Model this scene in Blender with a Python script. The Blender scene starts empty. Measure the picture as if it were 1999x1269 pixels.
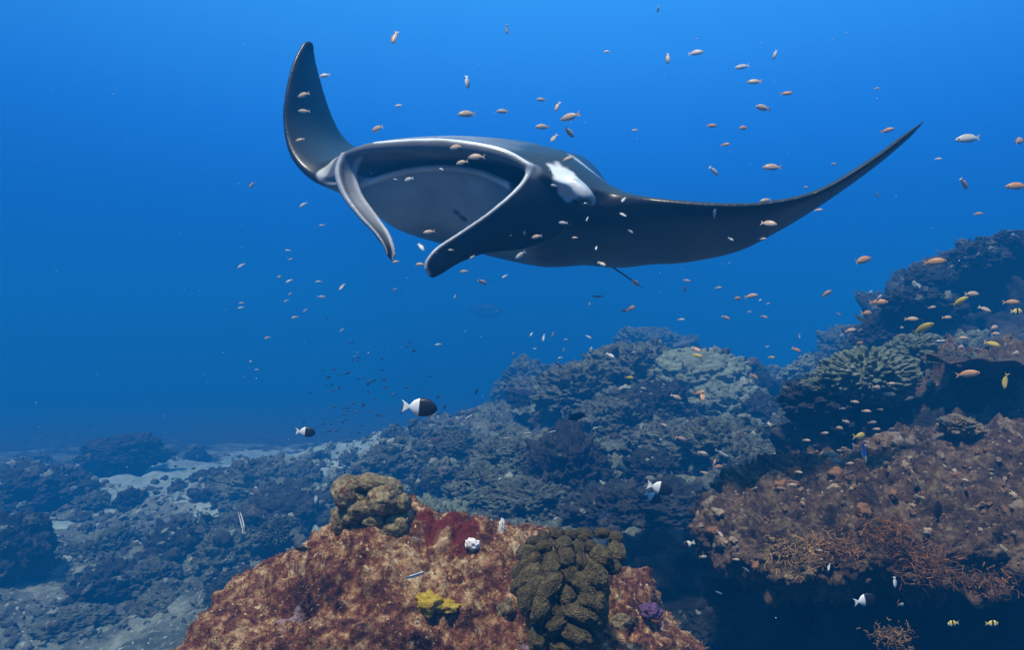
import bpy, bmesh, math, random
import numpy as np
from mathutils import Vector, Matrix

# ------------------------------------------------------------------ camera, water light, sun, exposure
sc = bpy.context.scene
col = sc.collection
F = 1302.0            # focal length in pixels of the 1999 px wide photograph
CZ = 2.2              # camera height above the sand
def P(u, v, d):
    """photo pixel + distance along the view axis (metres) -> world point"""
    return np.array([(u - 999.5) / F * d, d, CZ - (v - 634.5) / F * d])

cam = bpy.data.cameras.new("camera")
cam.sensor_width = 36.0
cam.lens = F / 1999.0 * 36.0
cam.clip_start = 0.02
cam.clip_end = 1000
camo = bpy.data.objects.new("camera", cam)
camo.location = (0, 0, CZ)
camo.rotation_euler = (math.radians(90), 0, 0)
col.objects.link(camo)
sc.camera = camo

SUN_DIR = Vector((-0.22, -0.30, 0.93)).normalized()   # towards the sun
world = bpy.data.worlds.new("World")
sc.world = world
world.use_nodes = True
wn, wl = world.node_tree.nodes, world.node_tree.links
wn.clear()
wo = wn.new("ShaderNodeOutputWorld")
bg = wn.new("ShaderNodeBackground")
tc = wn.new("ShaderNodeTexCoord")
sep = wn.new("ShaderNodeSeparateXYZ")
mr = wn.new("ShaderNodeMapRange")
mr.inputs[1].default_value = -1; mr.inputs[2].default_value = 1
ramp = wn.new("ShaderNodeValToRGB")
wl.new(tc.outputs["Generated"], sep.inputs[0])
wl.new(sep.outputs[2], mr.inputs[0])
wl.new(mr.outputs[0], ramp.inputs[0])
WATER = [(-1.0, (.001, .010, .040)), (-.30, (.002, .026, .10)), (-.10, (.003, .055, .24)), (0.0, (.004, .085, .39)),
         (.14, (.006, .135, .61)), (.28, (.016, .22, .84)), (.44, (.042, .35, 1.0)), (.72, (.20, .70, 1.25)), (1.0, (.70, 1.2, 1.6))]
el = ramp.color_ramp.elements
while len(el) < len(WATER):
    el.new(0.5)
for e, (z, c) in zip(el, WATER):
    e.position = (z + 1) / 2
    e.color = (*c, 1)
bg.inputs[1].default_value = .86
# the water glows a little more ahead, upward and to the right
dotn = wn.new("ShaderNodeVectorMath"); dotn.operation = 'DOT_PRODUCT'
gl = Vector((.26, .80, .54)).normalized(); dotn.inputs[1].default_value = gl
wl.new(tc.outputs["Generated"], dotn.inputs[0])
gm = wn.new("ShaderNodeMapRange"); gm.inputs[1].default_value = -1; gm.inputs[2].default_value = 1
gm.inputs[3].default_value = .26; gm.inputs[4].default_value = 1.08
wl.new(dotn.outputs["Value"], gm.inputs[0])
gmul = wn.new("ShaderNodeMath"); gmul.operation = 'MULTIPLY'; gmul.inputs[1].default_value = .84
wl.new(gm.outputs[0], gmul.inputs[0]); wl.new(gmul.outputs[0], bg.inputs[1])
wl.new(ramp.outputs[0], bg.inputs[0])
wl.new(bg.outputs[0], wo.inputs[0])

sun = bpy.data.lights.new("sun", 'SUN')
sun.energy = 5.0
sun.angle = math.radians(6)
sun.color = (1.0, .93, .74)
suno = bpy.data.objects.new("sun", sun)
suno.rotation_euler = SUN_DIR.to_track_quat('Z', 'Y').to_euler()
suno.location = (0, 0, 8)
col.objects.link(suno)

sc.view_settings.view_transform = 'Standard'
sc.view_settings.look = 'None'
sc.view_settings.exposure = 0.34
sc.view_settings.gamma = 1.0
sc.view_settings.use_curve_mapping = False
sc.render.engine = 'CYCLES'
sc.cycles.use_denoising = True
sc.cycles.max_bounces = 5
sc.cycles.diffuse_bounces = 2
sc.cycles.glossy_bounces = 2
sc.cycles.volume_bounces = 0
sc.cycles.transparent_max_bounces = 8

rng = np.random.default_rng(7)
random.seed(7)

# ------------------------------------------------------------------ helpers
def tag(o, label=None, cat=None, group=None, kind=None):
    if label: o["label"] = label
    if cat: o["category"] = cat
    if group: o["group"] = group
    if kind: o["kind"] = kind
    return o

def link(name, me, mat=None, parent=None):
    o = bpy.data.objects.new(name, me)
    col.objects.link(o)
    if mat is not None and me is not None and len(me.materials) == 0:
        me.materials.append(mat)
    if parent is not None:
        o.parent = parent
    return o

def mesh_from(name, V, Fa, smooth=True):
    me = bpy.data.meshes.new(name)
    V = np.asarray(V, dtype=np.float32)
    Fa = np.asarray(Fa, dtype=np.int32)
    n, k = Fa.shape
    me.vertices.add(len(V)); me.vertices.foreach_set("co", V.ravel())
    me.loops.add(n * k); me.loops.foreach_set("vertex_index", Fa.ravel())
    me.polygons.add(n)
    me.polygons.foreach_set("loop_start", np.arange(0, n * k, k, dtype=np.int32))
    me.polygons.foreach_set("use_smooth", np.full(n, smooth, dtype=bool))
    me.update(calc_edges=True)
    return me

def set_col(me, C, name="Col"):
    a = me.color_attributes.new(name, 'FLOAT_COLOR', 'POINT')
    C4 = np.ones((len(me.vertices), 4), np.float32); C4[:, :3] = C
    a.data.foreach_set("color", C4.ravel())

# vectorised gradient noise
_perm = np.random.default_rng(3).permutation(256)
_perm = np.concatenate([_perm, _perm, _perm]).astype(np.int64)
_g = np.random.default_rng(4).normal(size=(256, 3)); _g /= np.linalg.norm(_g, axis=1)[:, None]
def perlin(p):
    i = np.floor(p).astype(np.int64); f = p - i; i &= 255
    w = f * f * f * (f * (f * 6 - 15) + 10)
    r = 0
    for dx in (0, 1):
        wx = w[:, 0] if dx else 1 - w[:, 0]
        hx = _perm[(i[:, 0] + dx) & 255]
        for dy in (0, 1):
            wy = w[:, 1] if dy else 1 - w[:, 1]
            hy = _perm[hx + ((i[:, 1] + dy) & 255)]
            for dz in (0, 1):
                wz = w[:, 2] if dz else 1 - w[:, 2]
                h = _perm[hy + ((i[:, 2] + dz) & 255)]
                g = _g[h]
                r = r + wx * wy * wz * (g[:, 0] * (f[:, 0] - dx) + g[:, 1] * (f[:, 1] - dy) + g[:, 2] * (f[:, 2] - dz))
    return r * 1.5
def fbm(p, octv=4, gain=.5, ridge=False):
    a, s, r = 1.0, 1.0, 0
    for k in range(octv):
        n = perlin(p * s + 17.3 * k)
        if ridge: n = .5 - np.abs(n)
        r = r + a * n; a *= gain; s *= 2.03
    return r
_j = np.random.default_rng(5).random((256, 3))
def worley(p):
    i = np.floor(p).astype(np.int64); f = p - i
    d1 = np.full(len(p), 9.0)
    for dx in (-1, 0, 1):
        for dy in (-1, 0, 1):
            for dz in (-1, 0, 1):
                h = _perm[_perm[_perm[(i[:, 0] + dx) & 255] + ((i[:, 1] + dy) & 255)] + ((i[:, 2] + dz) & 255)]
                q = _j[h] + np.array([dx, dy, dz]) - f
                d1 = np.minimum(d1, (q * q).sum(1))
    return np.sqrt(d1)
def sm(a, b, x):
    t = np.clip((x - a) / (b - a), 0, 1)
    return t * t * (3 - 2 * t)

_ico = {}
def ico(n):
    if n not in _ico:
        bm = bmesh.new(); bmesh.ops.create_icosphere(bm, subdivisions=n, radius=1)
        V = np.array([v.co[:] for v in bm.verts]); Fa = np.array([[v.index for v in f.verts] for f in bm.faces]); bm.free()
        _ico[n] = (V / np.linalg.norm(V, axis=1)[:, None], Fa)
    return _ico[n]
def normals(V, Fa):
    n = np.cross(V[Fa[:, 1]] - V[Fa[:, 0]], V[Fa[:, 2]] - V[Fa[:, 0]])
    N = np.zeros_like(V)
    for k in range(3): np.add.at(N, Fa[:, k], n)
    return N / (np.linalg.norm(N, axis=1)[:, None] + 1e-12)

# ------------------------------------------------------------------ materials
def new_mat(name):
    m = bpy.data.materials.new(name); m.use_nodes = True
    nt = m.node_tree
    return m, nt.nodes, nt.links, nt.nodes["Principled BSDF"]

def reef_mat(name, cols, scale=6.0, bump=.5, bdist=.01, fine=60.0, rough=.85, speck=None, polyp=0.0, spots=(), fmix=.55):
    """cols: [(pos, rgb)] over a noise; a second finer noise shifts it; speck: (rgb, amount)"""
    m, n, l, b = new_mat(name)
    t = n.new("ShaderNodeTexCoord"); oi = n.new("ShaderNodeObjectInfo")
    mul = n.new("ShaderNodeVectorMath"); mul.operation = 'MULTIPLY_ADD'
    cv = n.new("ShaderNodeCombineXYZ")
    for k in range(3): l.new(oi.outputs["Random"], cv.inputs[k])
    l.new(cv.outputs[0], mul.inputs[0]); mul.inputs[1].default_value = (37, 53, 71); l.new(t.outputs["Object"], mul.inputs[2])
    def noise(s, det=5, rgh=.6, dist=.0):
        x = n.new("ShaderNodeTexNoise"); x.inputs["Scale"].default_value = s; x.inputs["Detail"].default_value = det
        x.inputs["Roughness"].default_value = rgh; x.inputs["Distortion"].default_value = dist
        l.new(mul.outputs[0], x.inputs["Vector"]); return x
    a = noise(scale, 6, .68, .6); c = noise(fine, 4, .7)
    mx = n.new("ShaderNodeMath"); mx.operation = 'MULTIPLY_ADD'
    l.new(c.outputs["Fac"], mx.inputs[0]); mx.inputs[1].default_value = fmix
    sb = n.new("ShaderNodeMath"); sb.operation = 'SUBTRACT'; l.new(a.outputs["Fac"], sb.inputs[0]); sb.inputs[1].default_value = fmix / 2
    l.new(sb.outputs[0], mx.inputs[2])
    r = n.new("ShaderNodeValToRGB"); e = r.color_ramp.elements
    while len(e) < len(cols): e.new(.5)
    for q, (p, cc) in zip(e, cols): q.position = p; q.color = (*cc, 1)
    l.new(mx.outputs[0], r.inputs[0])
    out = r.outputs[0]
    if speck:
        s = noise(fine * 1.7, 2, .5); rr = n.new("ShaderNodeMapRange")
        rr.inputs[1].default_value = 1 - speck[1]; rr.inputs[2].default_value = 1 - speck[1] + .06
        l.new(s.outputs["Fac"], rr.inputs[0])
        mi = n.new("ShaderNodeMix"); mi.data_type = 'RGBA'
        l.new(rr.outputs[0], mi.inputs[0]); l.new(out, mi.inputs[6]); mi.inputs[7].default_value = (*speck[0], 1)
        out = mi.outputs[2]
    for (rgb, sc_, th) in spots:
        s = noise(sc_, 3, .6, .8); rr = n.new("ShaderNodeMapRange")
        rr.inputs[1].default_value = th; rr.inputs[2].default_value = th + .05
        l.new(s.outputs["Fac"], rr.inputs[0])
        mi = n.new("ShaderNodeMix"); mi.data_type = 'RGBA'
        l.new(rr.outputs[0], mi.inputs[0]); l.new(out, mi.inputs[6]); mi.inputs[7].default_value = (*rgb, 1)
        out = mi.outputs[2]
    l.new(out, b.inputs["Base Color"])
    b.inputs["Roughness"].default_value = rough
    b.inputs["Specular IOR Level"].default_value = .25
    bp = n.new("ShaderNodeBump"); bp.inputs["Strength"].default_value = bump; bp.inputs["Distance"].default_value = bdist
    hsum = n.new("ShaderNodeMath"); hsum.operation = 'MULTIPLY_ADD'
    c2 = noise(fine * .6, 6, .75)
    l.new(c2.outputs["Fac"], hsum.inputs[0]); hsum.inputs[1].default_value = 1.0
    if polyp:
        vo = n.new("ShaderNodeTexVoronoi"); vo.inputs["Scale"].default_value = polyp; l.new(mul.outputs[0], vo.inputs["Vector"])
        l.new(vo.outputs["Distance"], hsum.inputs[2])
    else:
        l.new(a.outputs["Fac"], hsum.inputs[2])
    l.new(hsum.outputs[0], bp.inputs["Height"]); l.new(bp.outputs[0], b.inputs["Normal"])
    return m

def vcol_mat(name, rough=.5, spec=.5, attr="Col", bump=0.0, bscale=80, vary=0.0):
    m, n, l, b = new_mat(name)
    a = n.new("ShaderNodeAttribute"); a.attribute_name = attr
    out = a.outputs["Color"]
    t = n.new("ShaderNodeTexCoord")
    if vary:
        x = n.new("ShaderNodeTexNoise"); x.inputs["Scale"].default_value = bscale * .12; x.inputs["Detail"].default_value = 5
        l.new(t.outputs["Object"], x.inputs["Vector"])
        mr_ = n.new("ShaderNodeMapRange"); mr_.inputs[3].default_value = 1 - vary; mr_.inputs[4].default_value = 1 + vary
        l.new(x.outputs["Fac"], mr_.inputs[0])
        mi = n.new("ShaderNodeMix"); mi.data_type = 'RGBA'; mi.blend_type = 'MULTIPLY'; mi.inputs[0].default_value = 1
        l.new(out, mi.inputs[6]); l.new(mr_.outputs[0], mi.inputs[7]); out = mi.outputs[2]
    l.new(out, b.inputs["Base Color"])
    b.inputs["Roughness"].default_value = rough; b.inputs["Specular IOR Level"].default_value = spec
    if bump:
        x = n.new("ShaderNodeTexNoise"); x.inputs["Scale"].default_value = bscale; x.inputs["Detail"].default_value = 4
        l.new(t.outputs["Object"], x.inputs["Vector"])
        bp = n.new("ShaderNodeBump"); bp.inputs["Strength"].default_value = bump; bp.inputs["Distance"].default_value = .004
        l.new(x.outputs["Fac"], bp.inputs["Height"]); l.new(bp.outputs[0], b.inputs["Normal"])
    return m

M = {}
M['sand'] = reef_mat('sand_and_rubble', [(.25, (0.025, 0.031, 0.025)), (.43, (0.072, 0.085, 0.066)), (.58, (0.173, 0.192, 0.147)), (.78, (0.331, 0.348, 0.273))], 1.6, 1.0, .05, 15, speck=((0.374, 0.392, 0.315), .37))
M['bright_sand'] = reef_mat('bright_sand', [(.25, (.12, .16, .14)), (.5, (.24, .31, .28)), (.75, (.38, .45, .40))], 2.0, .8, .04, 14)
M['reef'] = reef_mat('grey_green_reef_rock', [(.25, (0.020, 0.024, 0.019)), (.42, (0.059, 0.068, 0.050)), (.58, (0.132, 0.150, 0.105)), (.75, (0.251, 0.279, 0.198))], 5, .9, .03, 26, speck=((0.330, 0.360, 0.260), .33))
M['reef_dark'] = reef_mat('dark_and_shaded_rock', [(.3, (0.010, 0.011, 0.013)), (.5, (0.028, 0.030, 0.029)), (.68, (0.072, 0.072, 0.064)), (.85, (0.160, 0.160, 0.136))], 4, .9, .03, 24)  # dark tone also stands in for shade in the gully and hollow
M['reef_brown'] = reef_mat('brown_reef_rock', [(.27, (0.013, 0.008, 0.006)), (.43, (0.055, 0.031, 0.019)), (.56, (0.121, 0.078, 0.047)), (.75, (0.252, 0.186, 0.116))], 9, 1.0, .02, 42, fmix=.7, speck=((0.274, 0.202, 0.139), .34))
M['pale'] = reef_mat('pale_green_coral', [(.25, (0.072, 0.089, 0.061)), (.5, (0.202, 0.244, 0.170)), (.75, (0.360, 0.414, 0.292))], 8, .8, .015, 40, polyp=60)
M['fore'] = reef_mat('red_encrusted_rock', [(.25, (.010, .005, .004)), (.37, (.050, .012, .008)), (.47, (.115, .036, .018)), (.55, (.21, .10, .045)), (.65, (.36, .225, .115)), (.80, (.55, .43, .28))],
                     6.0, 1.0, .014, 48, speck=((.50, .37, .22), .33), spots=(((.10, .010, .007), 5.0, .645), ((.012, .008, .008), 9.0, .66), ((.36, .19, .03), 6.2, .70), ((.24, .16, .17), 8.0, .67)), fmix=1.0)
M['lobe'] = reef_mat('olive_brown_lobed_coral', [(.3, (0.030, 0.021, 0.009)), (.5, (0.085, 0.062, 0.026)), (.7, (0.185, 0.14, 0.062))], 1.3, 1.0, .004, 6.5, rough=.6, polyp=9, speck=((0.440, 0.320, 0.174), .33))
M['bulb'] = reef_mat('grey_olive_bulb_coral', [(.3, (0.043, 0.029, 0.021)), (.45, (0.128, 0.094, 0.053)), (.6, (0.255, 0.201, 0.098)), (.8, (0.391, 0.328, 0.246))], 1.2, 1.0, .005, 6, rough=.6, speck=((0.442, 0.353, 0.246), .35), spots=(((0.136, 0.041, 0.025), 1.1, .60),))
M['yellow'] = reef_mat('yellow_sponge', [(.3, (0.252, 0.136, 0.018)), (.55, (0.468, 0.320, 0.027)), (.8, (0.540, 0.422, 0.135))], 1.6, 1.0, .005, 6)
M['shell'] = reef_mat('white_shell', [(.3, (.5, .45, .42)), (.6, (.78, .75, .72)), (.8, (.85, .82, .8))], 1.6, .5, .003, 5, rough=.5)
M['purple'] = reef_mat('purple_sponge', [(.3, (0.048, 0.018, 0.060)), (.6, (0.120, 0.060, 0.156)), (.8, (0.240, 0.180, 0.270))], 1.6, .8, .004, 6)
M['tuft'] = vcol_mat('algae_turf', .8, .2)
M['manta'] = vcol_mat('manta_skin', .38, .22, bump=.15, bscale=70, vary=.45)
mb = M['manta'].node_tree.nodes['Principled BSDF']; mb.inputs['Coat Weight'].default_value = .12; mb.inputs['Coat Roughness'].default_value = .20
m_, n_, l_, b_ = new_mat('eye'); b_.inputs["Base Color"].default_value = (.008, .008, .01, 1); b_.inputs["Roughness"].default_value = .15
M['eye'] = m_

# ------------------------------------------------------------------ seabed and reef slope
anchors = []
for (u, v, d) in [(0, 1269, 4.5), (200, 1200, 5.0), (350, 1050, 6.9), (100, 1000, 7.8), (350, 915, 11.5), (50, 890, 13), (500, 905, 12), (600, 880, 14),
                  (350, 860, 19), (100, 850, 21), (600, 845, 22), (700, 960, 8), (620, 1000, 7), (500, 1100, 5.8), (760, 915, 7.5), (900, 900, 7), (850, 1000, 5.5), (1000, 1000, 5), (1100, 920, 6),
                  (1200, 830, 7), (1350, 760, 7.5), (1250, 730, 8.5), (1100, 780, 8.5), (950, 820, 8.5), (1450, 800, 7), (1450, 920, 5), (1300, 1040, 4), (1350, 1180, 2.8),
                  (1500, 1040, 3.5), (1550, 820, 6), (1600, 870, 5), (1400, 1269, 2.4), (1600, 1269, 2.3), (1900, 1269, 2.1), (1700, 830, 4), (1900, 790, 4.2),
                  (1999, 740, 4.6), (1800, 730, 5.2), (1850, 640, 6.5), (1999, 560, 7)]:
    anchors.append(P(u, v, d))
for q in [(0, 0, .5), (0, -4, .2), (-3, 1, 0), (-5, 3, 0), (-10, 8, .1), (0, 25, -2.2), (-15, 24, -2.4), (-12, 13, -.6), (8, 18, .3), (16, 20, 1.0), (3, 13, .3), (10, 8, 2.6), (6, 3, 2.2), (8, -3, 2),
          (0, 45, -7), (-40, 40, -5), (40, 40, -3), (-20, 45, -7), (20, 45, -5), (-40, -5, 0), (40, -5, 2), (-20, 80, -12), (30, 80, -11), (0, 110, -16), (-60, 100, -15), (60, 100, -15), (1, 1.4, .6), (-.6, 2.2, .25), (.6, 2.2, .6)]:
    anchors.append(np.array(q, float))
anchors = np.array(anchors)
def terrain_z(X, Y):
    X = np.asarray(X, float).ravel(); Y = np.asarray(Y, float).ravel()
    out = np.zeros(len(X))
    for s in range(0, len(X), 20000):
        x, y = X[s:s + 20000], Y[s:s + 20000]
        d2 = (x[:, None] - anchors[:, 0]) ** 2 + (y[:, None] - anchors[:, 1]) ** 2 + .06
        w = d2 ** -1.7
        out[s:s + 20000] = (w * anchors[:, 2]).sum(1) / w.sum(1)
    out = out + (-.30 - .07 * (Y - 11.5) + .012 * X - out) * sm(9.5, 14, Y)
    p = np.stack([X, Y, np.zeros_like(X)], 1)
    reef = sm(-2.2, -.4, X + .12 * (Y - 6)) * sm(14, 9, Y)
    amp = .62 + .38 * reef
    out += amp * (.16 * fbm(p * .9, 2) + .10 * fbm(p * 2.3 + 5, 3)) + (.10 * amp) * (.55 - worley(p * 2.6 + 3)) + .085 * amp * (.5 - worley(p * 6.1)) + .035 * (.5 - worley(p * 13)) + .02 * fbm(p * 9, 3)
    return out
def axis(lo, hi, step, grow_from, grow):
    xs = [0.0]
    while xs[-1] < hi: xs.append(xs[-1] + step + max(0, xs[-1] - grow_from) * grow)
    ys = [0.0]
    while ys[-1] > lo: ys.append(ys[-1] - step - max(0, -ys[-1] - grow_from) * grow)
    return np.array(sorted(set(xs + ys)))
gx = axis(-70, 70, .032, 4.0, .04)
gy = axis(-6, 110, .032, 7.5, .035)
GX, GY = np.meshgrid(gx, gy, indexing='ij')
GZ = terrain_z(GX, GY).reshape(GX.shape)
nx, ny = GX.shape
idx = np.arange(nx * ny).reshape(nx, ny)
quads = np.stack([idx[:-1, :-1], idx[1:, :-1], idx[1:, 1:], idx[:-1, 1:]], -1).reshape(-1, 4)
sea = mesh_from("seabed", np.stack([GX, GY, GZ], -1).reshape(-1, 3), quads)
# sand on the left, reef rock on the rising slope: two material slots chosen by place
sea.materials.append(M['sand']); sea.materials.append(M['reef']); sea.materials.append(M['reef_dark']); sea.materials.append(M['bright_sand'])
cx = GX[:-1, :-1].ravel(); cy = GY[:-1, :-1].ravel()
nn = fbm(np.stack([cx, cy, 0 * cx], 1) * .8, 3)
mi = np.where(cx + .12 * (cy - 6) + nn * .9 > -1.1, 1, 0)
mi = np.where(cy > 11.3 + 2.5 * nn, 1, mi)
mi = np.where(cy > 15 + 3 * nn, 2, mi)
mi = np.where((cy < 3.6) & (cx > .2) & (cx < 4), 2, mi)  # floor of the hollow: the ledge's shade put into darker rock colour
mi = np.where((mi == 0) & (fbm(np.stack([cx, cy, 0 * cx], 1) * .55 + 40, 3) > .28), 1, mi)
patch = ((cx + 4.6) / 3.0) ** 2 + ((cy - 11.0) / 3.2) ** 2 + nn * 1.3
patch2 = ((cx + 2.9) / 1.2) ** 2 + ((cy - 8.3) / 1.2) ** 2 + nn * 1.6
mi = np.where((patch < 1.0) | (patch2 < .55), 3, mi)
sea.polygons.foreach_set("material_index", mi.astype(np.int32))
tag(link("seabed", sea), kind="structure")

# ------------------------------------------------------------------ boulders, corals
def rock_mesh(name, sub, seed, lump=.25, lf=1.3, mid=.08, mf=4, fine=.03, ff=10, wor=0.0, wf=4, squash=0.0, micro=0.0):
    V, Fa = ico(sub)
    o = np.array([seed * 7.1, seed * 3.7, seed * 5.3])
    p = V * 1.0
    r = 1 + lump * fbm(p * lf + o, 3) + mid * fbm(p * mf + o, 3) + fine * fbm(p * ff + o, 3)
    if wor: r = r + wor * (.55 - worley(p * wf + o))
    if micro: r = r + micro * (.5 - worley(p * 9 + o)) + micro * .6 * (.5 - worley(p * 19 + o))
    W = V * r[:, None]
    if squash: W[:, 2] = np.where(W[:, 2] < -squash, -squash + (W[:, 2] + squash) * .3, W[:, 2])
    return mesh_from(name, W, Fa)

LIB = {}
for k in range(4): LIB['boulder%d' % k] = [rock_mesh("boulder", 7, k + 1, .35, 1.2, .16, 3.5, .12, 9, wor=.20, wf=3.2, micro=.10), None]
for k in range(3): LIB['lumpy%d' % k] = [rock_mesh("lumpy_coral", 7, k + 11, .22, 1.1, .08, 4, .06, 12, wor=.42, wf=3.4, micro=.10), None]
for k in range(2): LIB['brain%d' % k] = [rock_mesh("brain_coral", 6, k + 21, .12, 1.1, .03, 4, .02, 14, wor=.16, wf=7), None]
def finger_mesh(name, seed, wf=7.5, amt=.42):
    V, Fa = ico(7 if wf > 4.5 else 6)
    o = np.array([seed * 3.3, seed * 1.7, seed * 2.9])
    w = worley(V * wf + o)
    h = sm(.60, .30, w)
    r = .72 + .12 * fbm(V * 1.5 + o, 2) + amt * h * (.35 + .3 * sm(-.6, .4, V[:, 2])) * (.8 + .6 * perlin(V * 4 + o)) + .02 * fbm(V * 14, 2)
    W = V * r[:, None]
    return mesh_from(name, W, Fa)
for k in range(2): LIB['finger%d' % k] = [finger_mesh("finger_coral", k + 3), None]
def plate_mesh(name, seed):
    """leather or plate coral: ruffled cap with a rolled rim on a short stalk, one skin"""
    A, prof = 96, []
    for t in np.linspace(0, 1, 14): prof.append((t * .95, .10 + .06 * t * t, t))        # top, centre to rim
    for t in np.linspace(0, 1, 5): prof.append((.98 + .04 * math.sin(math.pi * t), .155 - .07 * t, 1))
    for t in np.linspace(1, 0.0, 9): prof.append((.28 + .68 * t, -.32 + .36 * t ** .6, t * .9))
    prof.append((.26, -.6, 0)); prof.append((.3, -.9, 0)); prof.append((0.0, -.95, 0))
    ang = np.linspace(0, 2 * math.pi, A, endpoint=False)
    rows = []
    for (r, z, ru) in prof:
        ruf = ru ** 2 * (.13 * np.sin(ang * 7 + seed) + .08 * np.sin(ang * 11 + 2.3 * seed) + .05 * np.sin(ang * 17 + seed * 5))
        rr = r * (1 + .14 * np.sin(ang * 2 + seed) + .10 * np.sin(ang * 3 + seed * 2) + .4 * ruf * ru)
        rows.append(np.stack([rr * np.cos(ang), rr * np.sin(ang), z + ruf], 1))
    V = np.concatenate(rows); V[:, 2] += .05 * fbm(V * 4 + seed, 3)
    V *= (1 + .03 * fbm(V * 9 + seed, 3))[:, None]
    Fq = []
    for i in range(len(prof) - 1):
        a = np.arange(A); b = (a + 1) % A
        Fq.append(np.stack([i * A + a, i * A + b, (i + 1) * A + b, (i + 1) * A + a], 1))
    return mesh_from(name, V, np.concatenate(Fq)[:, ::-1])
for k in range(3): LIB['plate%d' % k] = [plate_mesh("plate_coral", k * 1.7 + .4), None]

NAMES = {'boulder': 'coral_boulder', 'lumpy': 'lumpy_coral', 'brain': 'brain_coral', 'finger': 'finger_coral', 'plate': 'leather_coral'}
def lib(kind, mat):
    me, _ = LIB[kind]
    key = kind + mat
    if key not in LIB:
        c = me.copy(); c.materials.clear(); c.materials.append(M[mat]); LIB[key] = c
    return LIB[key]
def put(kind, mat, loc, scale, rot, label, group=None, cat=None, name=None):
    base = kind.rstrip('0123456789')
    o = link(name or NAMES[base], lib(kind, mat))
    o.location = loc; o.scale = scale; o.rotation_euler = rot
    tag(o, label, cat or ('rock' if base == 'boulder' else 'coral'), group)
    return o
def put_px(kind, mat, u, v, d, wpx, hpx, depth, label, group=None, rz=None, cat=None, tilt=(0, 0)):
    s = d / F
    return put(kind, mat, tuple(P(u, v, d)), (wpx * s, depth, hpx * s), (tilt[0], tilt[1], rng.uniform(0, 6.28) if rz is None else rz), label, group, cat)

# --- foreground boulder
V, Fa = ico(8)
p = V.copy()
base = np.stack([V[:, 0] * .665, V[:, 1] * .52, V[:, 2] * .60], 1)
cen = np.array([-.17, 1.50, 1.145])
q = base + cen
N0 = V / np.array([.665, .52, .60]); N0 /= np.linalg.norm(N0, axis=1)[:, None]
disp = 0.022 * fbm(q * 2.6 + 1.0, 2) + .036 * fbm(q * 6.5, 3) + .026 * (.5 - worley(q * 10)) + .020 * fbm(q * 22, 3) + .019 * (.5 - worley(q * 36)) + .008 * fbm(q * 60, 2, ridge=True)
pit = sm(.30, .12, worley(q * 7.5 + 9)) * sm(.1, .35, fbm(q * 3 + 20, 2))
disp -= .05 * pit
for (u, v, d, amt, s) in [(925, 1000, 1.45, .030, .13), (725, 1040, 1.43, .072, .11), (1230, 1090, 1.35, .04, .14), (600, 1120, 1.3, .02, .14), (790, 1230, 1.08, -.03, .1), (840, 1000, 1.45, -.03, .06)]:
    c = P(u, v, d); disp += amt * np.exp(-((q - c) ** 2).sum(1) / (s * s))
W = q + N0 * disp[:, None]
fr = mesh_from("foreground_rock", W - cen, Fa)
fro = link("encrusted_rock", fr, M['fore']); fro.location = cen
tag(fro, "big rounded rock encrusted with red, orange and tan growth in the foreground", "rock")
NF = normals(W, Fa)

def turf(name, pts, nrm, cols, size, mat, parent, origin, blades=3, curl=.5):
    """short bent blades growing out of a surface"""
    n = len(pts) * blades
    pts = np.repeat(pts, blades, 0); nrm = np.repeat(nrm, blades, 0); cols = np.repeat(cols, blades, 0)
    size = np.repeat(size, blades)
    d = nrm + rng.normal(size=(n, 3)) * .65; d /= np.linalg.norm(d, axis=1)[:, None]
    t = np.cross(d, rng.normal(size=(n, 3))); t /= np.linalg.norm(t, axis=1)[:, None]
    bend = rng.normal(size=(n, 3)) * curl
    w = (size * rng.uniform(.07, .16, n))[:, None]
    s = size[:, None] * rng.uniform(.5, 1.3, (n, 1))
    a = pts - nrm * size[:, None] * .2 - t * w; b = pts - nrm * size[:, None] * .2 + t * w
    m1 = pts + d * s * .55 + bend * s * .15
    c = m1 - t * w * .8; e = m1 + t * w * .8
    tip = pts + d * s + bend * s * .5
    V = np.stack([a, b, e, c, tip], 1).reshape(-1, 3)
    k = np.arange(n)[:, None] * 5
    Fq = np.concatenate([k + np.array([[0, 1, 2]]), k + np.array([[0, 2, 3]]), k + np.array([[3, 2, 4]])])
    me = mesh_from(name, V - origin, Fq)
    set_col(me, np.repeat(cols, 5, 0))
    o = link(name, me, mat, parent)
    tag(o, kind="stuff")
    return o
up = np.where((W[:, 2] > 1.45) & (NF[:, 1] < .55))[0]
pick = rng.choice(up, 9000, replace=False)
pal = np.array([(.22, .11, .05), (.30, .19, .09), (.14, .04, .02), (.09, .02, .012), (.34, .24, .13), (.18, .085, .04)])
zone = np.clip(((fbm(W[pick] * 5, 3) + .55) * 5).astype(int), 0, 5)
cols = pal[(zone + rng.integers(0, 3, len(pick))) % 6] * rng.uniform(.6, 1.15, (len(pick), 1))
turf("algae_turf", W[pick], NF[pick], cols, rng.uniform(.003, .008, len(pick)), M['tuft'], fro, cen, 3)

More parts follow.
